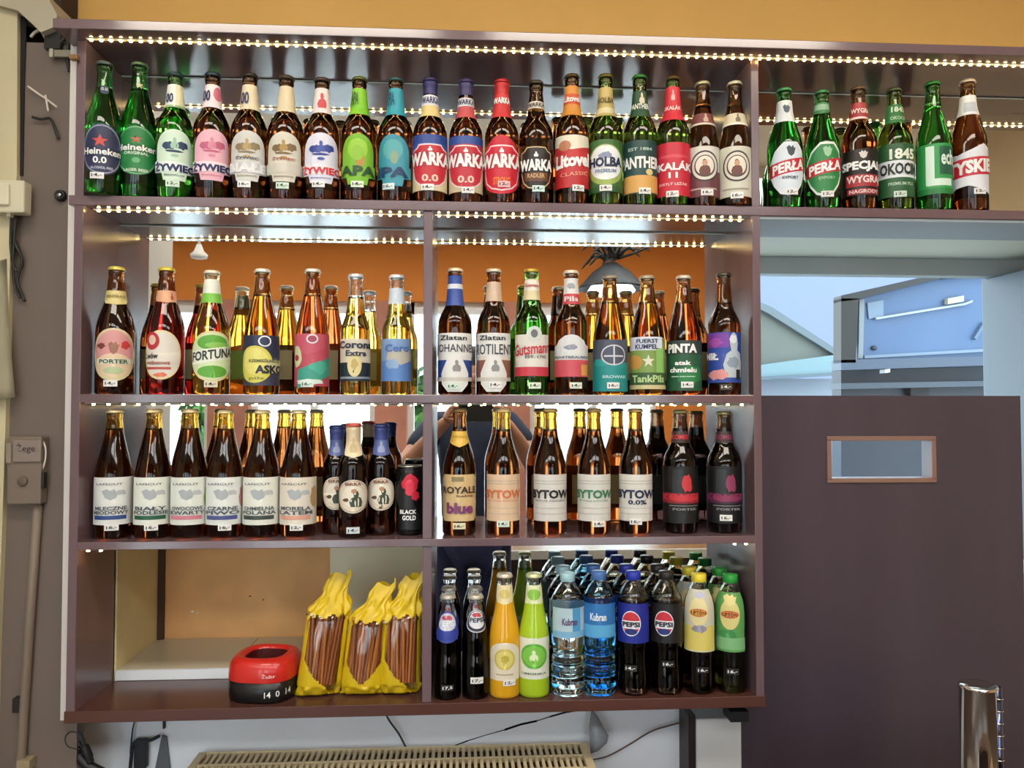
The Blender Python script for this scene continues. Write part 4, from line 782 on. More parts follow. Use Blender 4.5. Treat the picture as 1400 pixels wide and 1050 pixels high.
def pretzel_bag(xc, ytop, ybot, wpx, lean, tw, text, seed, topx):
    rr = random.Random(seed); yc = .062
    P = at(xc, ybot, yc - .03); H = at(xc, ytop, yc).z - Z4T; W = wpx * .5 * (P - CAMP).dot(FWD) / F_PX
    bag = empty('pretzel_bag', (at(xc, 900, yc).x, yc, Z4T), text, 'snack bag', 'bags of pretzel sticks', rotz=tw)
    n, mrow = 84, 72
    bm = bmesh.new(); rings = []
    def form(t):
        # half width, half depth, centre x
        if t < .10: k = t / .10; hw = W * (.86 + .06 * k); hd = .012 + .016 * k
        elif t < .66: k = (t - .10) / .56; hw = W * (.92 - .04 * k); hd = .028 + .004 * math.sin(k * PI)
        else: k = (t - .66) / .34; hw = W * (.88 - .50 * k + .10 * math.sin(k * 9)); hd = .028 * (1 - k) ** 1.1 + .003
        return hw, hd, lean * (t - .3) + topx * max(0, t - .66) / .34
    for j in range(mrow + 1):
        t = j / mrow; hw, hd, cx_ = form(t); ring = []
        for k in range(n):
            a = 2 * PI * k / n; cr = 1 + (.16 * math.sin(5 * a + 9 * t + seed) * math.sin(31 * t + 3 * a + seed * 2) + .08 * math.sin(11 * a - 23 * t) if (t > .64 or t < .09) else .012 * math.sin(7 * a + 20 * t))
            x = hw * math.copysign(abs(math.cos(a)) ** .75, math.cos(a)) * (1 + (cr - 1) * .6); y = hd * math.sin(a) * cr
            z = t * H * (1 + (.05 * math.sin(a * 3 + seed) + .04 * math.cos(a)) * max(0, t - .7) * 2) + (.010 * (1 - abs(x) / W) if t < .01 else 0)
            ring.append(bm.verts.new((cx_ + x, y, z)))
        rings.append(ring)
    for j in range(mrow):
        t = (j + .5) / mrow
        for k in range(n):
            f = bm.faces.new((rings[j][k], rings[j][(k + 1) % n], rings[j + 1][(k + 1) % n], rings[j + 1][k])); f.smooth = t < .62
            a = 2 * PI * (k + .5) / n
            u = math.cos(a)
            lo = .30 - .26 * (u + .62) if seed != 2 else .12 + .26 * abs(u)
            if math.sin(a) < -.66 and lo < t < .68 + .02 * math.sin(k): f.material_index = 1
    bm.faces.new(rings[0][::-1])
    link('bag_film', mesh_from(bm, 'bag_film', [mat('#d8b81c', .32, noise=(14, .16), bump=.3), film('bag', (1, .97, .9), .10, .12)]), bag)
    # back of the bag seen through the window
    hw, hd, c0 = form(.4)
    sb = bmesh.new(); tube_bm(sb, [(0, 0, 0), (0, 0, .5), (0, 0, 1)], 1, 6); sm = mesh_from(sb, 'pretzel_stick', mat('#9a5830', .5, noise=(120, .35)))
    m2 = mesh_from((lambda b: (tube_bm(b, [(0, 0, 0), (0, 0, 1)], 1, 6), b)[1])(bmesh.new()), 'pretzel_stick', mat('#bd7a40', .5, noise=(120, .35)))
    for k in range(30):
        lay = k % 3; u = -1 + 2 * ((k + .5) / 30)
        o = link('pretzel_stick', sm if rr.random() < .6 else m2, bag)
        fan = lean / H * .9 + rr.uniform(-.05, .05)
        x0 = c0 - lean * .33 + u * W * .64
        o.location = (x0 - fan * .02, -hd * math.sqrt(max(0, 1 - (u * .8) ** 2)) * (.62 - .24 * lay) + .002, .018 + rr.uniform(0, .01))
        o.rotation_euler = (rr.uniform(-.02, .02), math.atan(fan) + u * .045, 0); o.scale = (.0030, .0030, H * .62 * rr.uniform(.93, 1.02))
    return bag
pretzel_bag(441, 786, 966, 66, .030, .10, 'yellow bag of pretzel sticks beside the ashtray', 1, .012)
pretzel_bag(500, 798, 966, 66, .026, -.06, 'yellow bag of pretzel sticks in the middle of the three', 2, .020)
pretzel_bag(548, 788, 963, 62, .006, .04, 'yellow bag of pretzel sticks next to the divider', 3, .022)
# ------------------------------------------------------------------ left of the shelf unit
def wbox(name, px0, py0, px1, py1, Y, th, m_, parent=None, bevel=.001):
    a = at(px0, py1, Y); b = at(px1, py0, Y)
    return box(name, a.x, b.x, Y, Y + th, a.z, b.z, m_, parent, bevel)
def slab(name, pix, Y0, dep, m_, parent):
    bm = bmesh.new(); q = [at(x, y, Y0) for x, y in pix]
    f1 = [bm.verts.new(v) for v in q]; f2 = [bm.verts.new(v + Vector((0, dep, 0))) for v in q]
    bm.faces.new(f1); bm.faces.new(f2[::-1])
    for i in range(len(q)): bm.faces.new((f1[i], f2[i], f2[(i + 1) % len(q)], f1[(i + 1) % len(q)]))
    bmesh.ops.recalc_face_normals(bm, faces=bm.faces[:])
    return link(name, mesh_from(bm, name, m_), parent)
pil = box('pillar', -.24, -.0015, .05, .078, 0, 2.318, TAUPE, kind='structure')
pil['label'] = 'taupe brown pillar left of the shelf unit'
# white plastic trim between pillar and unit
bm = bmesh.new()
a0, a1 = at(98, 58, .028), at(83, 985, .028)
for (p, q, w0) in ((a0, a1, .015),):
    vs = [bm.verts.new(v) for v in ((p.x - .002, .028, p.z), (p.x + .010, .028, p.z), (q.x + .012, .028, q.z), (q.x - .001, .028, q.z), (p.x - .002, .049, p.z), (p.x + .010, .049, p.z), (q.x + .012, .049, q.z), (q.x - .001, .049, q.z))]
    for f in ((0, 3, 2, 1), (4, 5, 6, 7), (0, 1, 5, 4), (2, 3, 7, 6), (1, 2, 6, 5), (3, 0, 4, 7)): bm.faces.new([vs[i] for i in f])
bmesh.ops.recalc_face_normals(bm, faces=bm.faces[:])
tr = link('trim_1', mesh_from(bm, 'trim_1', mat('#d8d2cc', .45))); tr['kind'] = 'structure'
# cream door frame at the very edge of the picture
CRM = mat('#c9bf9c', .6, noise=(4, .06))
fr = slab('trim_2', ((-70, -70), (24, -70), (23, 240), (15, 300), (12, 420), (8, 560), (3, 720), (-4, 900), (-12, 1200), (-70, 1200)), .036, .014, CRM, None); fr['kind'] = 'structure'
sl = slab('gap_shade_strip', ((23, 12), (36, 26), (33, 120), (31, 240), (22, 240)), .0465, .004, mat('#15110d', .8), None); sl['kind'] = 'structure'  # near-black strip paints the shade of the slot beside the frame
fr['label'] = 'cream painted frame at the left edge'
# cream plaster haunch running up to the ceiling
bm = bmesh.new()
pp = [at(-60, -60, .02), at(62, -10, .02), at(78, 20, .02), at(76, 36, .02), at(56, 44, .02), at(24, 14, .02), at(-60, -8, .02)]
f1 = [bm.verts.new(p) for p in pp]; f2 = [bm.verts.new(p + Vector((0, .14, 0))) for p in pp]
bm.faces.new(f1); bm.faces.new(f2[::-1])
for i in range(len(pp)): bm.faces.new((f1[i], f2[i], f2[(i + 1) % len(pp)], f1[(i + 1) % len(pp)]))
bmesh.ops.recalc_face_normals(bm, faces=bm.faces[:])
h = link('trim_3', mesh_from(bm, 'trim_3', mat('#b3ab94', .8, noise=(5, .08)))); h['kind'] = 'structure'
box('trim_4', -.35, at(84, 20, .10).x, .10, YB, 2.36, CEIL, mat('#3a2a20', .8), kind='structure')
# junction box on the cream frame
jb = empty('junction_box', (0, 0, 0), 'cream plastic junction box on the frame at the left edge', 'junction box')
wbox('box_body', -14, 246, 33, 290, .006, .030, mat('#cfc9ae', .45), jb, .004)
wbox('box_lid', -14, 250, 12, 280, .000, .006, mat('#d6d0b6', .45), jb, .003)
o = wbox('cable_gland', 8, 288, 14, 296, .012, .014, mat('#b8b29a', .5), jb, .002)
# bundle of black cables below it
cb = empty('cable_bundle', (0, 0, 0), 'bundle of dark cables hanging below the junction box', 'cable')
for pts in (((18, 290), (20, 330), (30, 355), (24, 385), (34, 412)), ((16, 290), (15, 340), (22, 370), (31, 360), (22, 330)), ((22, 292), (18, 350), (20, 390), (28, 408))):
    tube('cable', [at(x, y, .030 + .003 * i) for i, (x, y) in enumerate(pts)], .0028, mat('#1b1a17', .5), cb)
# paper sheet hanging on the frame
bm = bmesh.new(); g = []
for j in range(9):
    y = 362 + (551 - 362) * j / 8; row = []
    for i in range(5):
        x = -24 + (9 + 12 * (j / 8) ** 1.6 + 24) * i / 4
        row.append(bm.verts.new(at(x, y - 2 * i, +.030 - .016 * (j / 8) ** 2 - .004 * math.sin(i * 1.3))))
    g.append(row)
for j in range(8):
    for i in range(4): bm.faces.new((g[j][i], g[j + 1][i], g[j + 1][i + 1], g[j][i + 1]))
bmesh.ops.solidify(bm, geom=bm.faces[:], thickness=.0006)
ps = link('paper_sheet', mesh_from(bm, 'paper_sheet', mat('#cbc4a8', .8, noise=(20, .06)), True)); tag(ps, 'curled cream paper sheet hanging at the left edge', 'paper')
# electric switch box with handwriting
eb = empty('switch_box', (0, 0, 0), 'taupe painted electric switch box with handwriting on the pillar', 'switch box')
wbox('box_body', 8, 597, 57, 690, .022, .027, mat('#75685c', .5), eb, .003)
wbox('box_flap', 17, 602, 56, 632, .018, .006, mat('#857870', .5), eb, .002)
wbox('side_tab', 7, 606, 15, 634, .018, .008, mat('#8a8070', .5), eb, .002)
p = at(31, 658, .021)
bm = bmesh.new(); lathe_bm(bm, [(.0095, 0), (.0095, .002), (.008, .003), (.001, .003)], 20); o = link('socket_knob', mesh_from(bm, 'socket_knob', mat('#5e5248', .5)), eb); o.location = p; o.rotation_euler = (PI / 2, 0, 0)
bm = bmesh.new(); vs, fs = text_geo('Żege', .0); a = at(22, 620, .0172); b = at(48, 606, .0172)
bv = [bm.verts.new((a.x + (v[0] + .5) * (b.x - a.x), .0172, a.z + (v[1] + .5) * (b.z - a.z))) for v in vs]
for f in fs: bm.faces.new([bv[i] for i in f])
link('handwriting', mesh_from(bm, 'handwriting', mat('#2e201c', .7)), eb)
tube('wire_loop', [at(x, y, .03) for x, y in ((57, 600), (62, 612), (62, 628), (58, 642), (55, 648))], .0016, mat('#d8d0c4', .4), eb)
wbox('plug', 53, 646, 60, 668, .024, .014, mat('#14120f', .5), eb, .002)
# conduit down to the floor
cp_ = empty('conduit_pipe', (0, 0, 0), 'taupe painted conduit pipe running down from the switch box', 'pipe')
a, b, c = at(53, 668, .040), at(40, 860, .040), at(28, 1050, .040); c2 = c + (c - b) * 5; c2.z = max(c2.z, 0.0); k = (c.z) / max(1e-6, (b.z - c.z)); c2 = c + (c - b) * k
tube('pipe', [a, b, c, c2], .0085, mat('#7c6e60', .5), cp_, 12, smooth=False)
wbox('pipe_bracket', 22, 1040, 40, 1054, .026, .024, mat('#9a8a6c', .5), cp_)
wbox('pipe_clip', 16, 955, 27, 975, .034, .016, mat('#1c1814', .5), cp_)
# round black rubber stop
p = at(84, 268, .048)
st = empty('rubber_stop', p, 'small round black rubber stop with metal centre left of the top board', 'stop')
bm = bmesh.new(); lathe_bm(bm, [(.0110, 0), (.0115, .004), (.0095, .010), (.006, .011), (.0055, .007), (.001, .007)], 22); o = link('rubber_ring', mesh_from(bm, 'rubber_ring', mat('#141414', .5)), st); o.rotation_euler = (PI / 2, 0, 0)
bm = bmesh.new(); lathe_bm(bm, [(.0050, .006), (.0045, .010), (.001, .0105)], 14); o = link('screw', mesh_from(bm, 'screw', mat('#b8b8b4', .3, metal=.9)), st); o.rotation_euler = (PI / 2, 0, 0)
# wires and catch in the top left corner
wr = empty('loose_wires', (0, 0, 0), 'loose wires and pale cord ends at the top left corner of the unit', 'wire')
for pts, h_, r_ in ((((42, 51), (48, 44), (56, 42), (62, 52)), '#a8a698', .003), (((38, 118), (52, 128), (64, 136), (78, 147)), '#cfc8b8', .0020), (((62, 130), (64, 142), (66, 152)), '#d4cec0', .0018),
                    (((44, 160), (56, 163), (68, 162), (74, 172), (80, 190)), '#15130f', .0028), (((64, 52), (72, 60), (82, 58), (92, 48)), '#1a1814', .004), (((86, 44), (93, 60), (92, 80), (95, 98)), '#1a1814', .0035)):
    tube('wire', [at(x, y, .040) for x, y in pts], r_, mat(h_, .5), wr)
ct = empty('door_catch', (0, 0, 0), 'worn metal catch beside the top left corner of the unit', 'catch')
wbox('catch_arm', 66, 68, 97, 77, .034, .010, mat('#8c8a7c', .4, metal=.6), ct); wbox('catch_plate', 67, 66, 72, 78, .028, .010, mat('#b4b0a0', .4, metal=.6), ct); wbox('catch_hook', 94, 74, 105, 80, -.014, .014, mat('#8a6a44', .4, metal=.6), ct)
wbox('catch_block', 60, 42, 82, 66, .036, .014, mat('#1c1a18', .6), ct)

# ------------------------------------------------------------------ below the shelf unit
# convector heater with slatted top
YH0, YH1 = .030, .150
ta, tb = at(262, 1043, YH0), at(806, 1043, YH0)
zt_ = at(540, 1021, YH1).z
X0, X1 = at(275, 1022, YH1).x, at(800, 1022, YH1).x
ht = empty('convector_heater', (0, 0, 0), 'cream convector heater with slatted top grille under the shelf unit', 'heater')
HC = mat('#cdbb94', .45)
box('heater_case', X0, X1, YH0, YH1, .20, zt_ - .012, mat('#2e281e', .6), ht, .003)  # dark colour paints the shade seen between the cream slats
box('end_cap', X0 - .004, X0 + .012, YH0 - .002, YH1, .20, zt_, HC, ht, .002)
box('end_cap', X1 - .014, X1 + .004, YH0 - .002, YH1, .20, zt_, HC, ht, .002)
for y in (YH0, (YH0 + YH1) / 2 - .003, YH1 - .006): box('grille_rail', X0 + .012, X1 - .014, y, y + .006, zt_ - .012, zt_, HC, ht, .001)
bm = bmesh.new(); bx(bm, -.0032, .0032, YH0 + .006, YH1 - .006, zt_ - .010, zt_ - .001); slm = mesh_from(bm, 'grille_slat', HC)
ns = 62
for k in range(ns):
    o = link('grille_slat', slm, ht); o.location.x = X0 + .016 + (X1 - X0 - .034) * (k + .5) / ns
# hanging tear-drop tag, cords, plaster crack
p = at(816, 1000, .13)
td = empty('plastic_tag', p, 'grey glossy tear-drop shaped plastic tag hanging beside the heater', 'tag')
bm = bmesh.new()
pts = [(-.5, .2), (-.30, 1.0), (.1, .62), (.42, .2), (.72, -.15), (.62, -.5), (.1, -.85), (-.38, -.98)]
f1 = [bm.verts.new((q[0] * .034, -.006 + .006 * abs(q[1]), q[1] * .048)) for q in pts]; f2 = [bm.verts.new(v.co + Vector((0, .006, 0))) for v in f1]
ctr = bm.verts.new((0, -.016, -.012)); ctb = bm.verts.new((0, .004, -.012))
for i in range(len(pts)):
    j = (i + 1) % len(pts); bm.faces.new((f1[i], f1[j], ctr)).smooth = True; bm.faces.new((f2[j], f2[i], ctb)); bm.faces.new((f1[i], f2[i], f2[j], f1[j]))
bmesh.ops.recalc_face_normals(bm, faces=bm.faces[:])
link('tag_body', mesh_from(bm, 'tag_body', mat('#8f959c', .18)), td)
tube('string', [(-.010, .0, .046), (-.012, .01, .070)], .0012, mat('#3a3a3a'), td, smooth=False)
def cord(name, pts, Y, r, h_, text, cat='cable'):
    return tag(tube(name, [at(x, y, Y) for x, y in pts], r, mat(h_, .5)), text, cat)
cord('black_cord', ((526, 972), (532, 985), (545, 1003), (556, 1024)), .150, .0022, '#20242a', 'short black cord behind the heater below the divider')
cord('brown_wire', ((800, 1040), (830, 1034), (860, 1018), (890, 1000), (915, 992), (945, 984)), .150, .0018, '#5c4638', 'thin brown wire slung under the right of the unit')
bm = bmesh.new(); rr = random.Random(4)
pts = [(612, 1024), (640, 1014), (662, 1006), (690, 999), (712, 992), (734, 986), (752, 978), (775, 972), (800, 968)]
ps_ = [at(x, y + rr.uniform(-2, 2), YB) for x, y in pts]
for a, b in zip(ps_[:-1], ps_[1:]):
    w0, w1 = rr.uniform(.0006, .0026), rr.uniform(.0006, .0026)
    q = [a + Vector((0, -.0006, w0)), b + Vector((0, -.0006, w1)), b + Vector((0, -.0006, -w1)), a + Vector((0, -.0006, -w0))]
    bm.faces.new([bm.verts.new(v) for v in q])
bmesh.ops.solidify(bm, geom=bm.faces[:], thickness=-.0008)
tag(link('plaster_crack', mesh_from(bm, 'plaster_crack', mat('#3a3632', .9))), 'dark jagged crack in the white plaster below the unit', 'crack')
# black plug with coiled lead, bottom left
pg = empty('power_lead', (0, 0, 0), 'coiled black power lead with plug hanging under the left end of the unit', 'cable')
BLKP = mat('#131418', .45)
tube('cable', [at(x, y, .06) for x, y in ((94, 990), (100, 1006), (112, 1022), (122, 1036), (132, 1062))], .0034, BLKP, pg)
tube('cable', [at(x, y, .052) for x, y in ((110, 1024), (94, 1020), (90, 1008), (98, 1000), (110, 1004), (116, 1018), (112, 1032))], .0026, BLKP, pg)
tube('plug', [at(112, 1012, .056), at(118, 1026, .054), at(124, 1042, .054)], [.004] * 4 + [.0085] * 6 + [.007] * 3, BLKP, pg, 12)
tube('plug_body', [at(106, 1030, .060), at(120, 1046, .058), at(142, 1058, .058), at(160, 1068, .058)], [.006] + [.010] * 17 + [.005], BLKP, pg, 12)
# dark items standing lower left: cable clips and slim grey wedge
cl = empty('cable_clip', (0, 0, 0), 'black cable clip with lead on the white wall at the bottom left', 'clip')
tube('lead', [at(x, y, .150) for x, y in ((178, 1052), (182, 1018), (190, 1014), (206, 1012), (218, 1006))], .0036, mat('#1c2630', .5), cl)
wbox('clip_body', 182, 1012, 200, 1052, .146, .016, mat('#20262c', .5), cl, .003)
tube('lead', [at(x, y, .155) for x, y in ((184, 986), (181, 1000), (178, 1030))], .0016, mat('#1c2630', .5), cl)
wd = empty('grey_strip', (0, 0, 0), 'tapering dark grey strip on the white wall at the bottom left', 'strip')
bm = bmesh.new(); q = [at(221, 1006, .160), at(227, 1008, .160), at(233, 1060, .160), at(210, 1060, .160)]
f1 = [bm.verts.new(v) for v in q]; f2 = [bm.verts.new(v + Vector((0, .007, 0))) for v in q]
bm.faces.new(f1[::-1]); bm.faces.new(f2)
for i in range(4): bm.faces.new((f1[i], f1[(i + 1) % 4], f2[(i + 1) % 4], f2[i]))
bmesh.ops.recalc_face_normals(bm, faces=bm.faces[:])
link('strip_body', mesh_from(bm, 'strip_body', mat('#5c6268', .5)), wd)
wbox('black_tape', 222, 986, 225, 997, .160, .008, mat('#15181c'), wd)
# white box corner and dark edge strip right of the heater
fg = empty('white_cabinet', (0, 0, 0), 'white cabinet edge under the right end of the unit', 'cabinet')
a = at(952, 1000, .090); b = at(1014, 1000, .090)
box('cabinet_body', a.x, b.x, .090, YB - .002, .0, at(980, 976, .09).z - .01, mat('#cfd2d4', .4), fg, .003)
box('dark_edge', a.x - .016, a.x, .094, YB - .002, .0, at(980, 972, .09).z - .01, mat('#2a1e20', .5), fg, .001)
bk = wbox('metal_bracket', 999, 973, 1024, 988, .030, .05, mat('#101014', .5)); tag(bk, 'black bracket under the right corner of the shelf unit', 'bracket')

# ------------------------------------------------------------------ right side: pass-through window and panel door
dY = .092
d0, d1 = at(1012, 800, dY), at(1400, 800, dY); dz = at(1200, 541, dY).z
wx0, wx1 = at(1133, 628, dY).x, at(1276, 628, dY).x; wz0, wz1 = at(1200, 656, dY).z, at(1200, 600, dY).z
door = empty('door_1', (0, 0, 0)); door['kind'] = 'structure'; door['label'] = 'purple-brown panel door with small glazed slot'
bm = bmesh.new()
for q in ((d0.x, wx0, 0, dz), (wx1, d1.x, 0, dz), (wx0, wx1, 0, wz0), (wx0, wx1, wz1, dz)): bx(bm, q[0], q[1], dY, dY + .034, q[2], q[3])
bmesh.ops.remove_doubles(bm, verts=bm.verts[:], dist=1e-5)
link('door_leaf', mesh_from(bm, 'door_leaf', DOORM), door)
FRM = mat('#8a6a5c', .4)
for q in ((wx0 - .005, wx1 + .005, wz0 - .006, wz0 + .004), (wx0 - .005, wx1 + .005, wz1 - .004, wz1 + .006), (wx0 - .005, wx0 + .005, wz0, wz1), (wx1 - .005, wx1 + .005, wz0, wz1)):
    box('slot_frame', q[0], q[1], dY - .004, dY + .036, q[2], q[3], FRM, door, .001)
box('slot_pane', wx0, wx1, dY + .016, dY + .019, wz0, wz1, film('slot', (.85, .93, 1), .05, .02), door)
# window in the wall
win = empty('window_5', (0, 0, 0)); win['kind'] = 'structure'; win['label'] = 'window beside the shelf unit looking onto the yard'
FRW = mat('#cfd3c4', .4); YW = .40
zf1, zf0 = at(1200, 352, YW).z, at(1200, 376, YW).z
box('reveal_lining', OX0, OX1, YB + .004, YW, OZ1 - .004, OZ1 - .0005, FRW, win)
box('soffit_board', RO + .001, XEND, .002, YB - .001, Z1B - .006, Z1B - .0005, mat('#9aa2a8', .5), win)
box('sash_top', OX0, OX1, YW, YW + .04, zf0, OZ1 - .0045, mat('#9aa3a4', .4), win, .003)
jx = at(1360, 450, YW).x
box('jamb', jx, OX1, YW - .12, YW + .05, OZ0, zf0 - .001, mat('#525d69', .5), win, .003)
box('glass_pane', OX0, jx, YW + .018, YW + .022, OZ0, zf0, film('yard_pane', (.97, 1, .99), .012, 0.0), win)
box('sill', OX0, OX1, YB - .01, .50, OZ0 - .02, OZ0 + .01, mat('#b8bcc0', .5), win, .003)
# the yard outside
tag(struct('yard_ground', [(-2, 12, .5, 14, -.2, -.1)], mat('#8c8c88', .9, noise=(2, .1))), kind='structure')
nb = empty('neighbour_building', (0, 0, 0), 'pale lilac rendered building across the yard seen through the window', 'building')
yb_ = 8.0
def wq(px, py, Y): return at(px, py, Y)
p0, p1 = wq(960, 700, yb_), wq(1420, 352, yb_)
box('building_wall', p0.x, p1.x, yb_, yb_ + .3, 0, p1.z, mat('#6d7796', .9, noise=(.6, .03)), nb)
# lean-to roof with pale fascia
lr = empty('lean_to_roof', (0, 0, 0), 'grey-green lean-to roof with pale gutter board seen through the window', 'roof')
yl = 4.2
slab('roof_sheet', ((1000, 402), (1052, 424), (1148, 484), (1120, 490), (1000, 502)), yl, .8, mat('#555b56', .6, noise=(3, .12)), lr)
slab('barge_board', ((1000, 396), (1056, 420), (1154, 484), (1146, 488), (1050, 428), (1000, 404)), yl - .05, .05, mat('#525f66', .5), lr)
slab('gutter_board', ((1000, 504), (1150, 484), (1176, 486), (1176, 510), (1000, 518)), yl - .10, .10, mat('#647f88', .5), lr)
slab('gutter_edge', ((1000, 517), (1176, 507), (1176, 511), (1000, 522)), yl - .14, .14, mat('#4c5c68', .5), lr)
pw = at(1000, 522, yl); pw2 = at(1150, 516, yl)
box('shed_wall', pw.x, pw2.x, yl + .1, yl + .4, 0, pw.z + .03, mat('#828c9a', .8, noise=(1, .03)), lr)
# raised metal shutter hatch
sh = empty('metal_hatch', (0, 0, 0), 'open blue-grey metal shutter hatch with dark frame outside the window', 'hatch')
ys = 2.2
STL = mat('#3e5678', .4, metal=.2, noise=(2, .10))
slab('hatch_panel', ((1170, 408), (1290, 380), (1400, 372), (1400, 486), (1172, 492)), ys, .03, STL, sh)
slab('frame_top', ((1150, 404), (1300, 370), (1400, 358), (1400, 370), (1290, 380), (1170, 410), (1150, 412)), ys - .05, .08, mat('#12181c', .5), sh)
slab('frame_side', ((1150, 408), (1174, 408), (1170, 496), (1150, 496)), ys - .05, .08, mat('#0c1012', .5), sh)
slab('frame_bottom', ((1150, 492), (1400, 486), (1400, 498), (1150, 506)), ys - .05, .10, mat('#38465a', .45), sh)
slab('edge_strip', ((1175, 410), (1182, 408), (1180, 490), (1174, 490)), ys - .012, .012, mat('#6c7880', .4), sh)
slab('rib', ((1182, 486), (1400, 474), (1400, 478), (1182, 490)), ys - .012, .012, mat('#64788e', .4), sh)
slab('hinge_rod', ((1198, 434), (1320, 414), (1330, 410), (1330, 413), (1320, 417), (1198, 437)), ys - .02, .02, mat('#88929a', .4), sh)
slab('latch', ((1296, 408), (1318, 404), (1318, 412), (1296, 416)), ys - .03, .03, mat('#9a9684', .4), sh)
slab('strut', ((1332, 462), (1346, 440), (1349, 442), (1335, 464)), ys - .02, .02, mat('#4c6078', .4), sh)
slab('back_plate', ((1186, 414), (1208, 410), (1208, 432), (1188, 436)), ys - .01, .01, mat('#5e7288', .4), sh)
bm = bmesh.new(); lathe_bm(bm, [(.012, 0), (.012, .012), (.001, .014)], 16); o = link('knob', mesh_from(bm, 'knob', mat('#1c242c', .5)), sh); o.location = at(1194, 476, ys); o.rotation_euler = (PI / 2, 0, 0)
# dark counter under the hatch
kc = empty('kiosk_counter', (0, 0, 0), 'dark blue-grey kiosk wall and ledge under the open hatch', 'kiosk')
slab('kiosk_wall', ((1150, 506), (1400, 498), (1400, 720), (1150, 720)), ys + .10, .10, mat('#1c232e', .5), kc)
slab('ledge', ((1150, 524), (1400, 520), (1400, 527), (1150, 532)), ys - .02, .12, mat('#323d4a', .5), kc)
slab('vent', ((1245, 526), (1270, 525), (1270, 540), (1245, 541)), ys + .06, .04, mat('#0c0e12', .6), kc)
slab('white_hook', ((1210, 505), (1217, 504), (1217, 509), (1210, 510)), ys - .03, .05, mat('#d8dce0', .5), kc)

# ------------------------------------------------------------------ beer tap column on the bar in front
tY = -.42
p = at(1340, 935, tY); rt = 23 * (p - CAMP).dot(FWD) / F_PX; zt2 = p.z
bk = empty('serving_counter', (0, 0, 0), 'dark serving counter carrying the tap column, below the picture', 'counter')
box('worktop', 1.16, 1.9, -.66, -.22, .90, .935, mat('#3a2c28', .3, noise=(6, .15, (.1, 1, 1))), bk, .003)
box('bar_front', 1.20, 1.86, -.62, -.26, 0, .90, DOORM, bk)
tp = empty('beer_tap', (p.x - .004, tY, .935), 'polished chrome beer tap column at the bottom right', 'beer tap')
h_ = zt2 - .935
lathe('column', [(rt * 1.25, 0), (rt * 1.25, .006), (rt * 1.0, .010), (rt * 1.0, h_ - .006), (rt * 1.04, h_ - .005), (rt * 1.05, h_ - .001), (rt * .95, h_), (.001, h_)], CHROME, tp, 40)
bm = bmesh.new()
tube_bm(bm, [(0, 0, 0), (0, 0, h_ - .004)], .006, 14); o = link('side_tube', mesh_from(bm, 'side_tube', mat('#5c6484', .12, metal=1.0)), tp); o.location = (rt * 1.0 + .004, -.002, 0)
bm = bmesh.new(); tube_bm(bm, [(0, 0, 0), (0, 0, .0022)], .0074, 14); rg = mesh_from(bm, 'tube_ring', CHROME)
for k in range(7):
    o = link('tube_ring', rg, tp); o.location = (rt * 1.0 + .004, -.002, h_ - .022 - .018 * k)
# ------------------------------------------------------------------ the photographer, seen in the mirrors
SKIN = mat('#c08a70', .5, noise=(8, .06)); SHIRT = mat('#1c2740', .8, noise=(30, .1)); TROU = mat('#232b52', .8, noise=(30, .1)); HAIR = mat('#2c221c', .7)
def skin_obj(name, verts, edges, rad, m_, parent, root=0, sub=2):
    me = bpy.data.meshes.new(name); me.from_pydata(verts, edges, [])
    me.materials.append(m_)
    o = link(name, me, parent)
    if not me.skin_vertices: me.attributes  # skin layer is made by the modifier below
    bm = bmesh.new(); bm.from_mesh(me); sl = bm.verts.layers.skin.verify(); bm.verts.ensure_lookup_table()
    for i, v in enumerate(bm.verts):
        r = rad[i]; v[sl].radius = r if isinstance(r, tuple) else (r, r); v[sl].use_root = (i == root)
    bm.to_mesh(me); bm.free()
    s = o.modifiers.new('skin', 'SKIN'); s.use_smooth_shade = True
    u = o.modifiers.new('sub', 'SUBSURF'); u.levels = sub; u.render_levels = sub
    return o
PX, PY = .80, -1.99
per = empty('person', (PX, PY, 0), 'person in navy shirt raising a phone with both hands, seen in the mirrors', 'person')
V = [(0, 0, .98), (0, .01, 1.12), (0, .01, 1.28), (0, 0, 1.44), (0, .0, 1.55), (0, .02, 1.62), (0, .03, 1.70), (0, .03, 1.78), (0, .02, 1.84),   # 0-8 spine, neck, head
     (-.18, 0, 1.50), (-.29, .10, 1.36), (-.36, .17, 1.27), (-.24, .28, 1.40), (-.115, .395, 1.535),       # 9-13 left arm
     (.18, 0, 1.50), (.26, .10, 1.38), (.30, .19, 1.27), (.22, .30, 1.41), (.13, .395, 1.535),              # 14-18 right arm
     (-.10, 0, .92), (-.11, .02, .52), (-.12, -.02, .09), (-.13, .12, .035), (.10, 0, .92), (.11, .02, .52), (.12, -.02, .09), (.13, .12, .035)]
E_ = [(0, 1), (1, 2), (2, 3), (3, 4), (4, 5), (5, 6), (6, 7), (7, 8), (3, 9), (9, 10), (10, 11), (11, 12), (12, 13), (3, 14), (14, 15), (15, 16), (16, 17), (17, 18), (0, 19), (19, 20), (20, 21), (21, 22), (0, 23), (23, 24), (24, 25), (25, 26)]
Rr = [(.15, .11), (.14, .10), (.155, .11), (.15, .10), .062, .060, (.072, .088), (.078, .098), (.055, .07), .062, .050, .044, .038, .027, .062, .050, .044, .038, .027, .088, .060, .042, .035, .088, .060, .042, .035]
skin_obj('body', V, E_, Rr, SKIN, per)
sv = [0, 1, 2, 3, 9, 10, 14, 15]; mp = {v: i for i, v in enumerate(sv)}
V2 = [V[i] for i in sv]; V2[0] = (0, 0, .94)
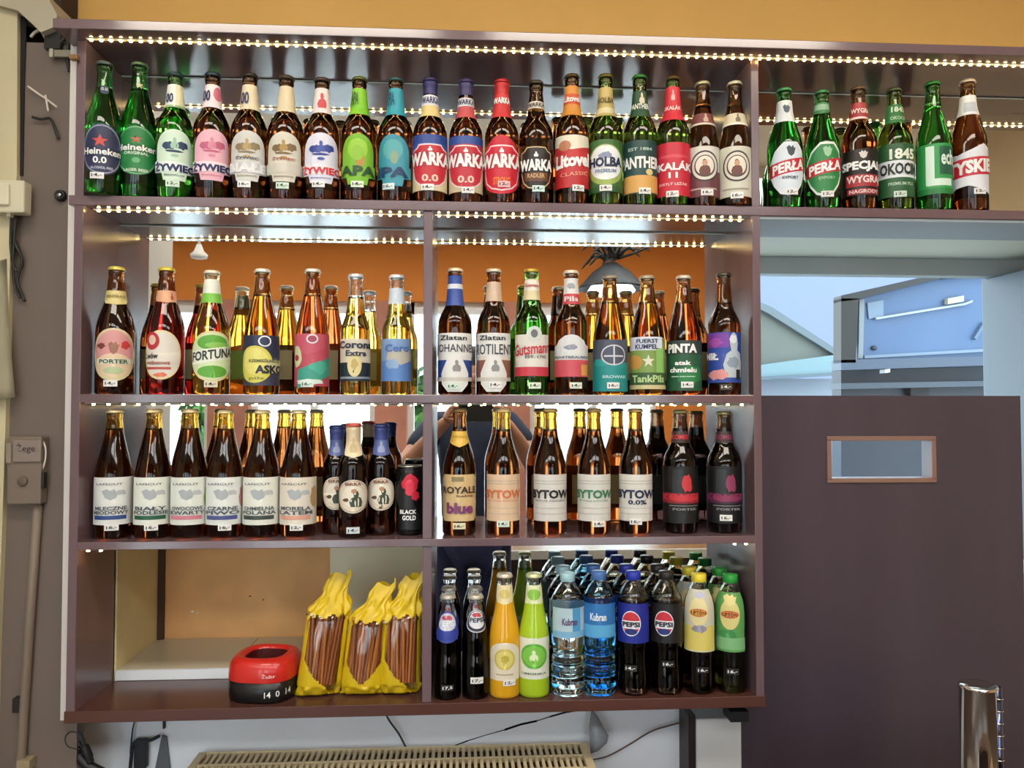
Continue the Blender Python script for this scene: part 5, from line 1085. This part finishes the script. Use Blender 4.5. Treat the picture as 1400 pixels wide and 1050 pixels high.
skin_obj('shirt', V2, [(mp[a], mp[b]) for a, b in E_ if a in mp and b in mp], [(.175, .135), (.165, .125), (.178, .132), (.165, .118), .080, .068, .080, .068], SHIRT, per)
sv = [0, 19, 20, 21, 23, 24, 25]; mp = {v: i for i, v in enumerate(sv)}
skin_obj('trousers', [V[i] for i in sv], [(mp[a], mp[b]) for a, b in E_ if a in mp and b in mp], [(.165, .125), .105, .078, .062, .105, .078, .062], TROU, per)
bm = bmesh.new(); bmesh.ops.create_uvsphere(bm, u_segments=20, v_segments=14, radius=1)
for v in list(bm.verts):
    if v.co.z < -.05 and v.co.y > -.2 or v.co.z < -.45: bm.verts.remove(v)
o = link('hair', mesh_from(bm, 'hair', HAIR, True), per); o.scale = (.088, .104, .095); o.location = (0, .012, 1.795)
fc = [('eye', (-.032, .115, 1.755), (.013, .008, .009), '#2a2420'), ('eye', (.032, .115, 1.755), (.013, .008, .009), '#2a2420'), ('nose', (0, .130, 1.725), (.014, .022, .026), '#bb846a'), ('mouth', (0, .116, 1.682), (.026, .010, .007), '#9c5a50'), ('ear', (-.082, .02, 1.745), (.012, .022, .032), '#bb846a'), ('ear', (.082, .02, 1.745), (.012, .022, .032), '#bb846a')]
for nm, l, s, h_ in fc:
    bm = bmesh.new(); bmesh.ops.create_icosphere(bm, subdivisions=2, radius=1)
    o = link(nm, mesh_from(bm, nm, mat(h_, .5), True), per); o.location = l; o.scale = s
for s, wx in ((-1, -.115), (1, .13)):
    hv = [(wx, .395, 1.535), (wx + s * .004, .425, 1.560)]; he = [(0, 1)]; hr = [.022, (.030, .014)]
    for k in range(4):
        b = len(hv); zz_ = 1.585 - .018 * k; ln = (.9, 1, .95, .78)[k]
        hv += [(wx - s * .008, .432, zz_), (wx - s * .032 * ln, .434, zz_ + .004), (wx - s * .052 * ln, .420, zz_ + .003)]
        he += [(1, b), (b, b + 1), (b + 1, b + 2)]; hr += [.0095, .0085, .0075]
    b = len(hv); hv += [(wx - s * .006, .410, 1.528), (wx - s * .030, .412, 1.522), (wx - s * .048, .418, 1.527)]; he += [(0, b), (b, b + 1), (b + 1, b + 2)]; hr += [.011, .0095, .0085]
    skin_obj('hand', hv, he, hr, SKIN, per, 0, 1)
# the phone: its lens is where the picture is taken from
ph = empty('phone', (CX + .055, CY - .0115, CZ - .022), 'dark phone held up level in both hands', 'phone')
box('phone_body', -.080, .080, -.004, .004, -.038, .038, mat('#17181c', .3), ph, .003)
box('phone_screen', -.076, .076, -.0046, -.0040, -.034, .034, mat('#0a0a0c', .1), ph)
o = box('lens_bump', -.068, -.040, .004, .0055, .008, .034, mat('#0c0c0e', .2), ph, .0006)
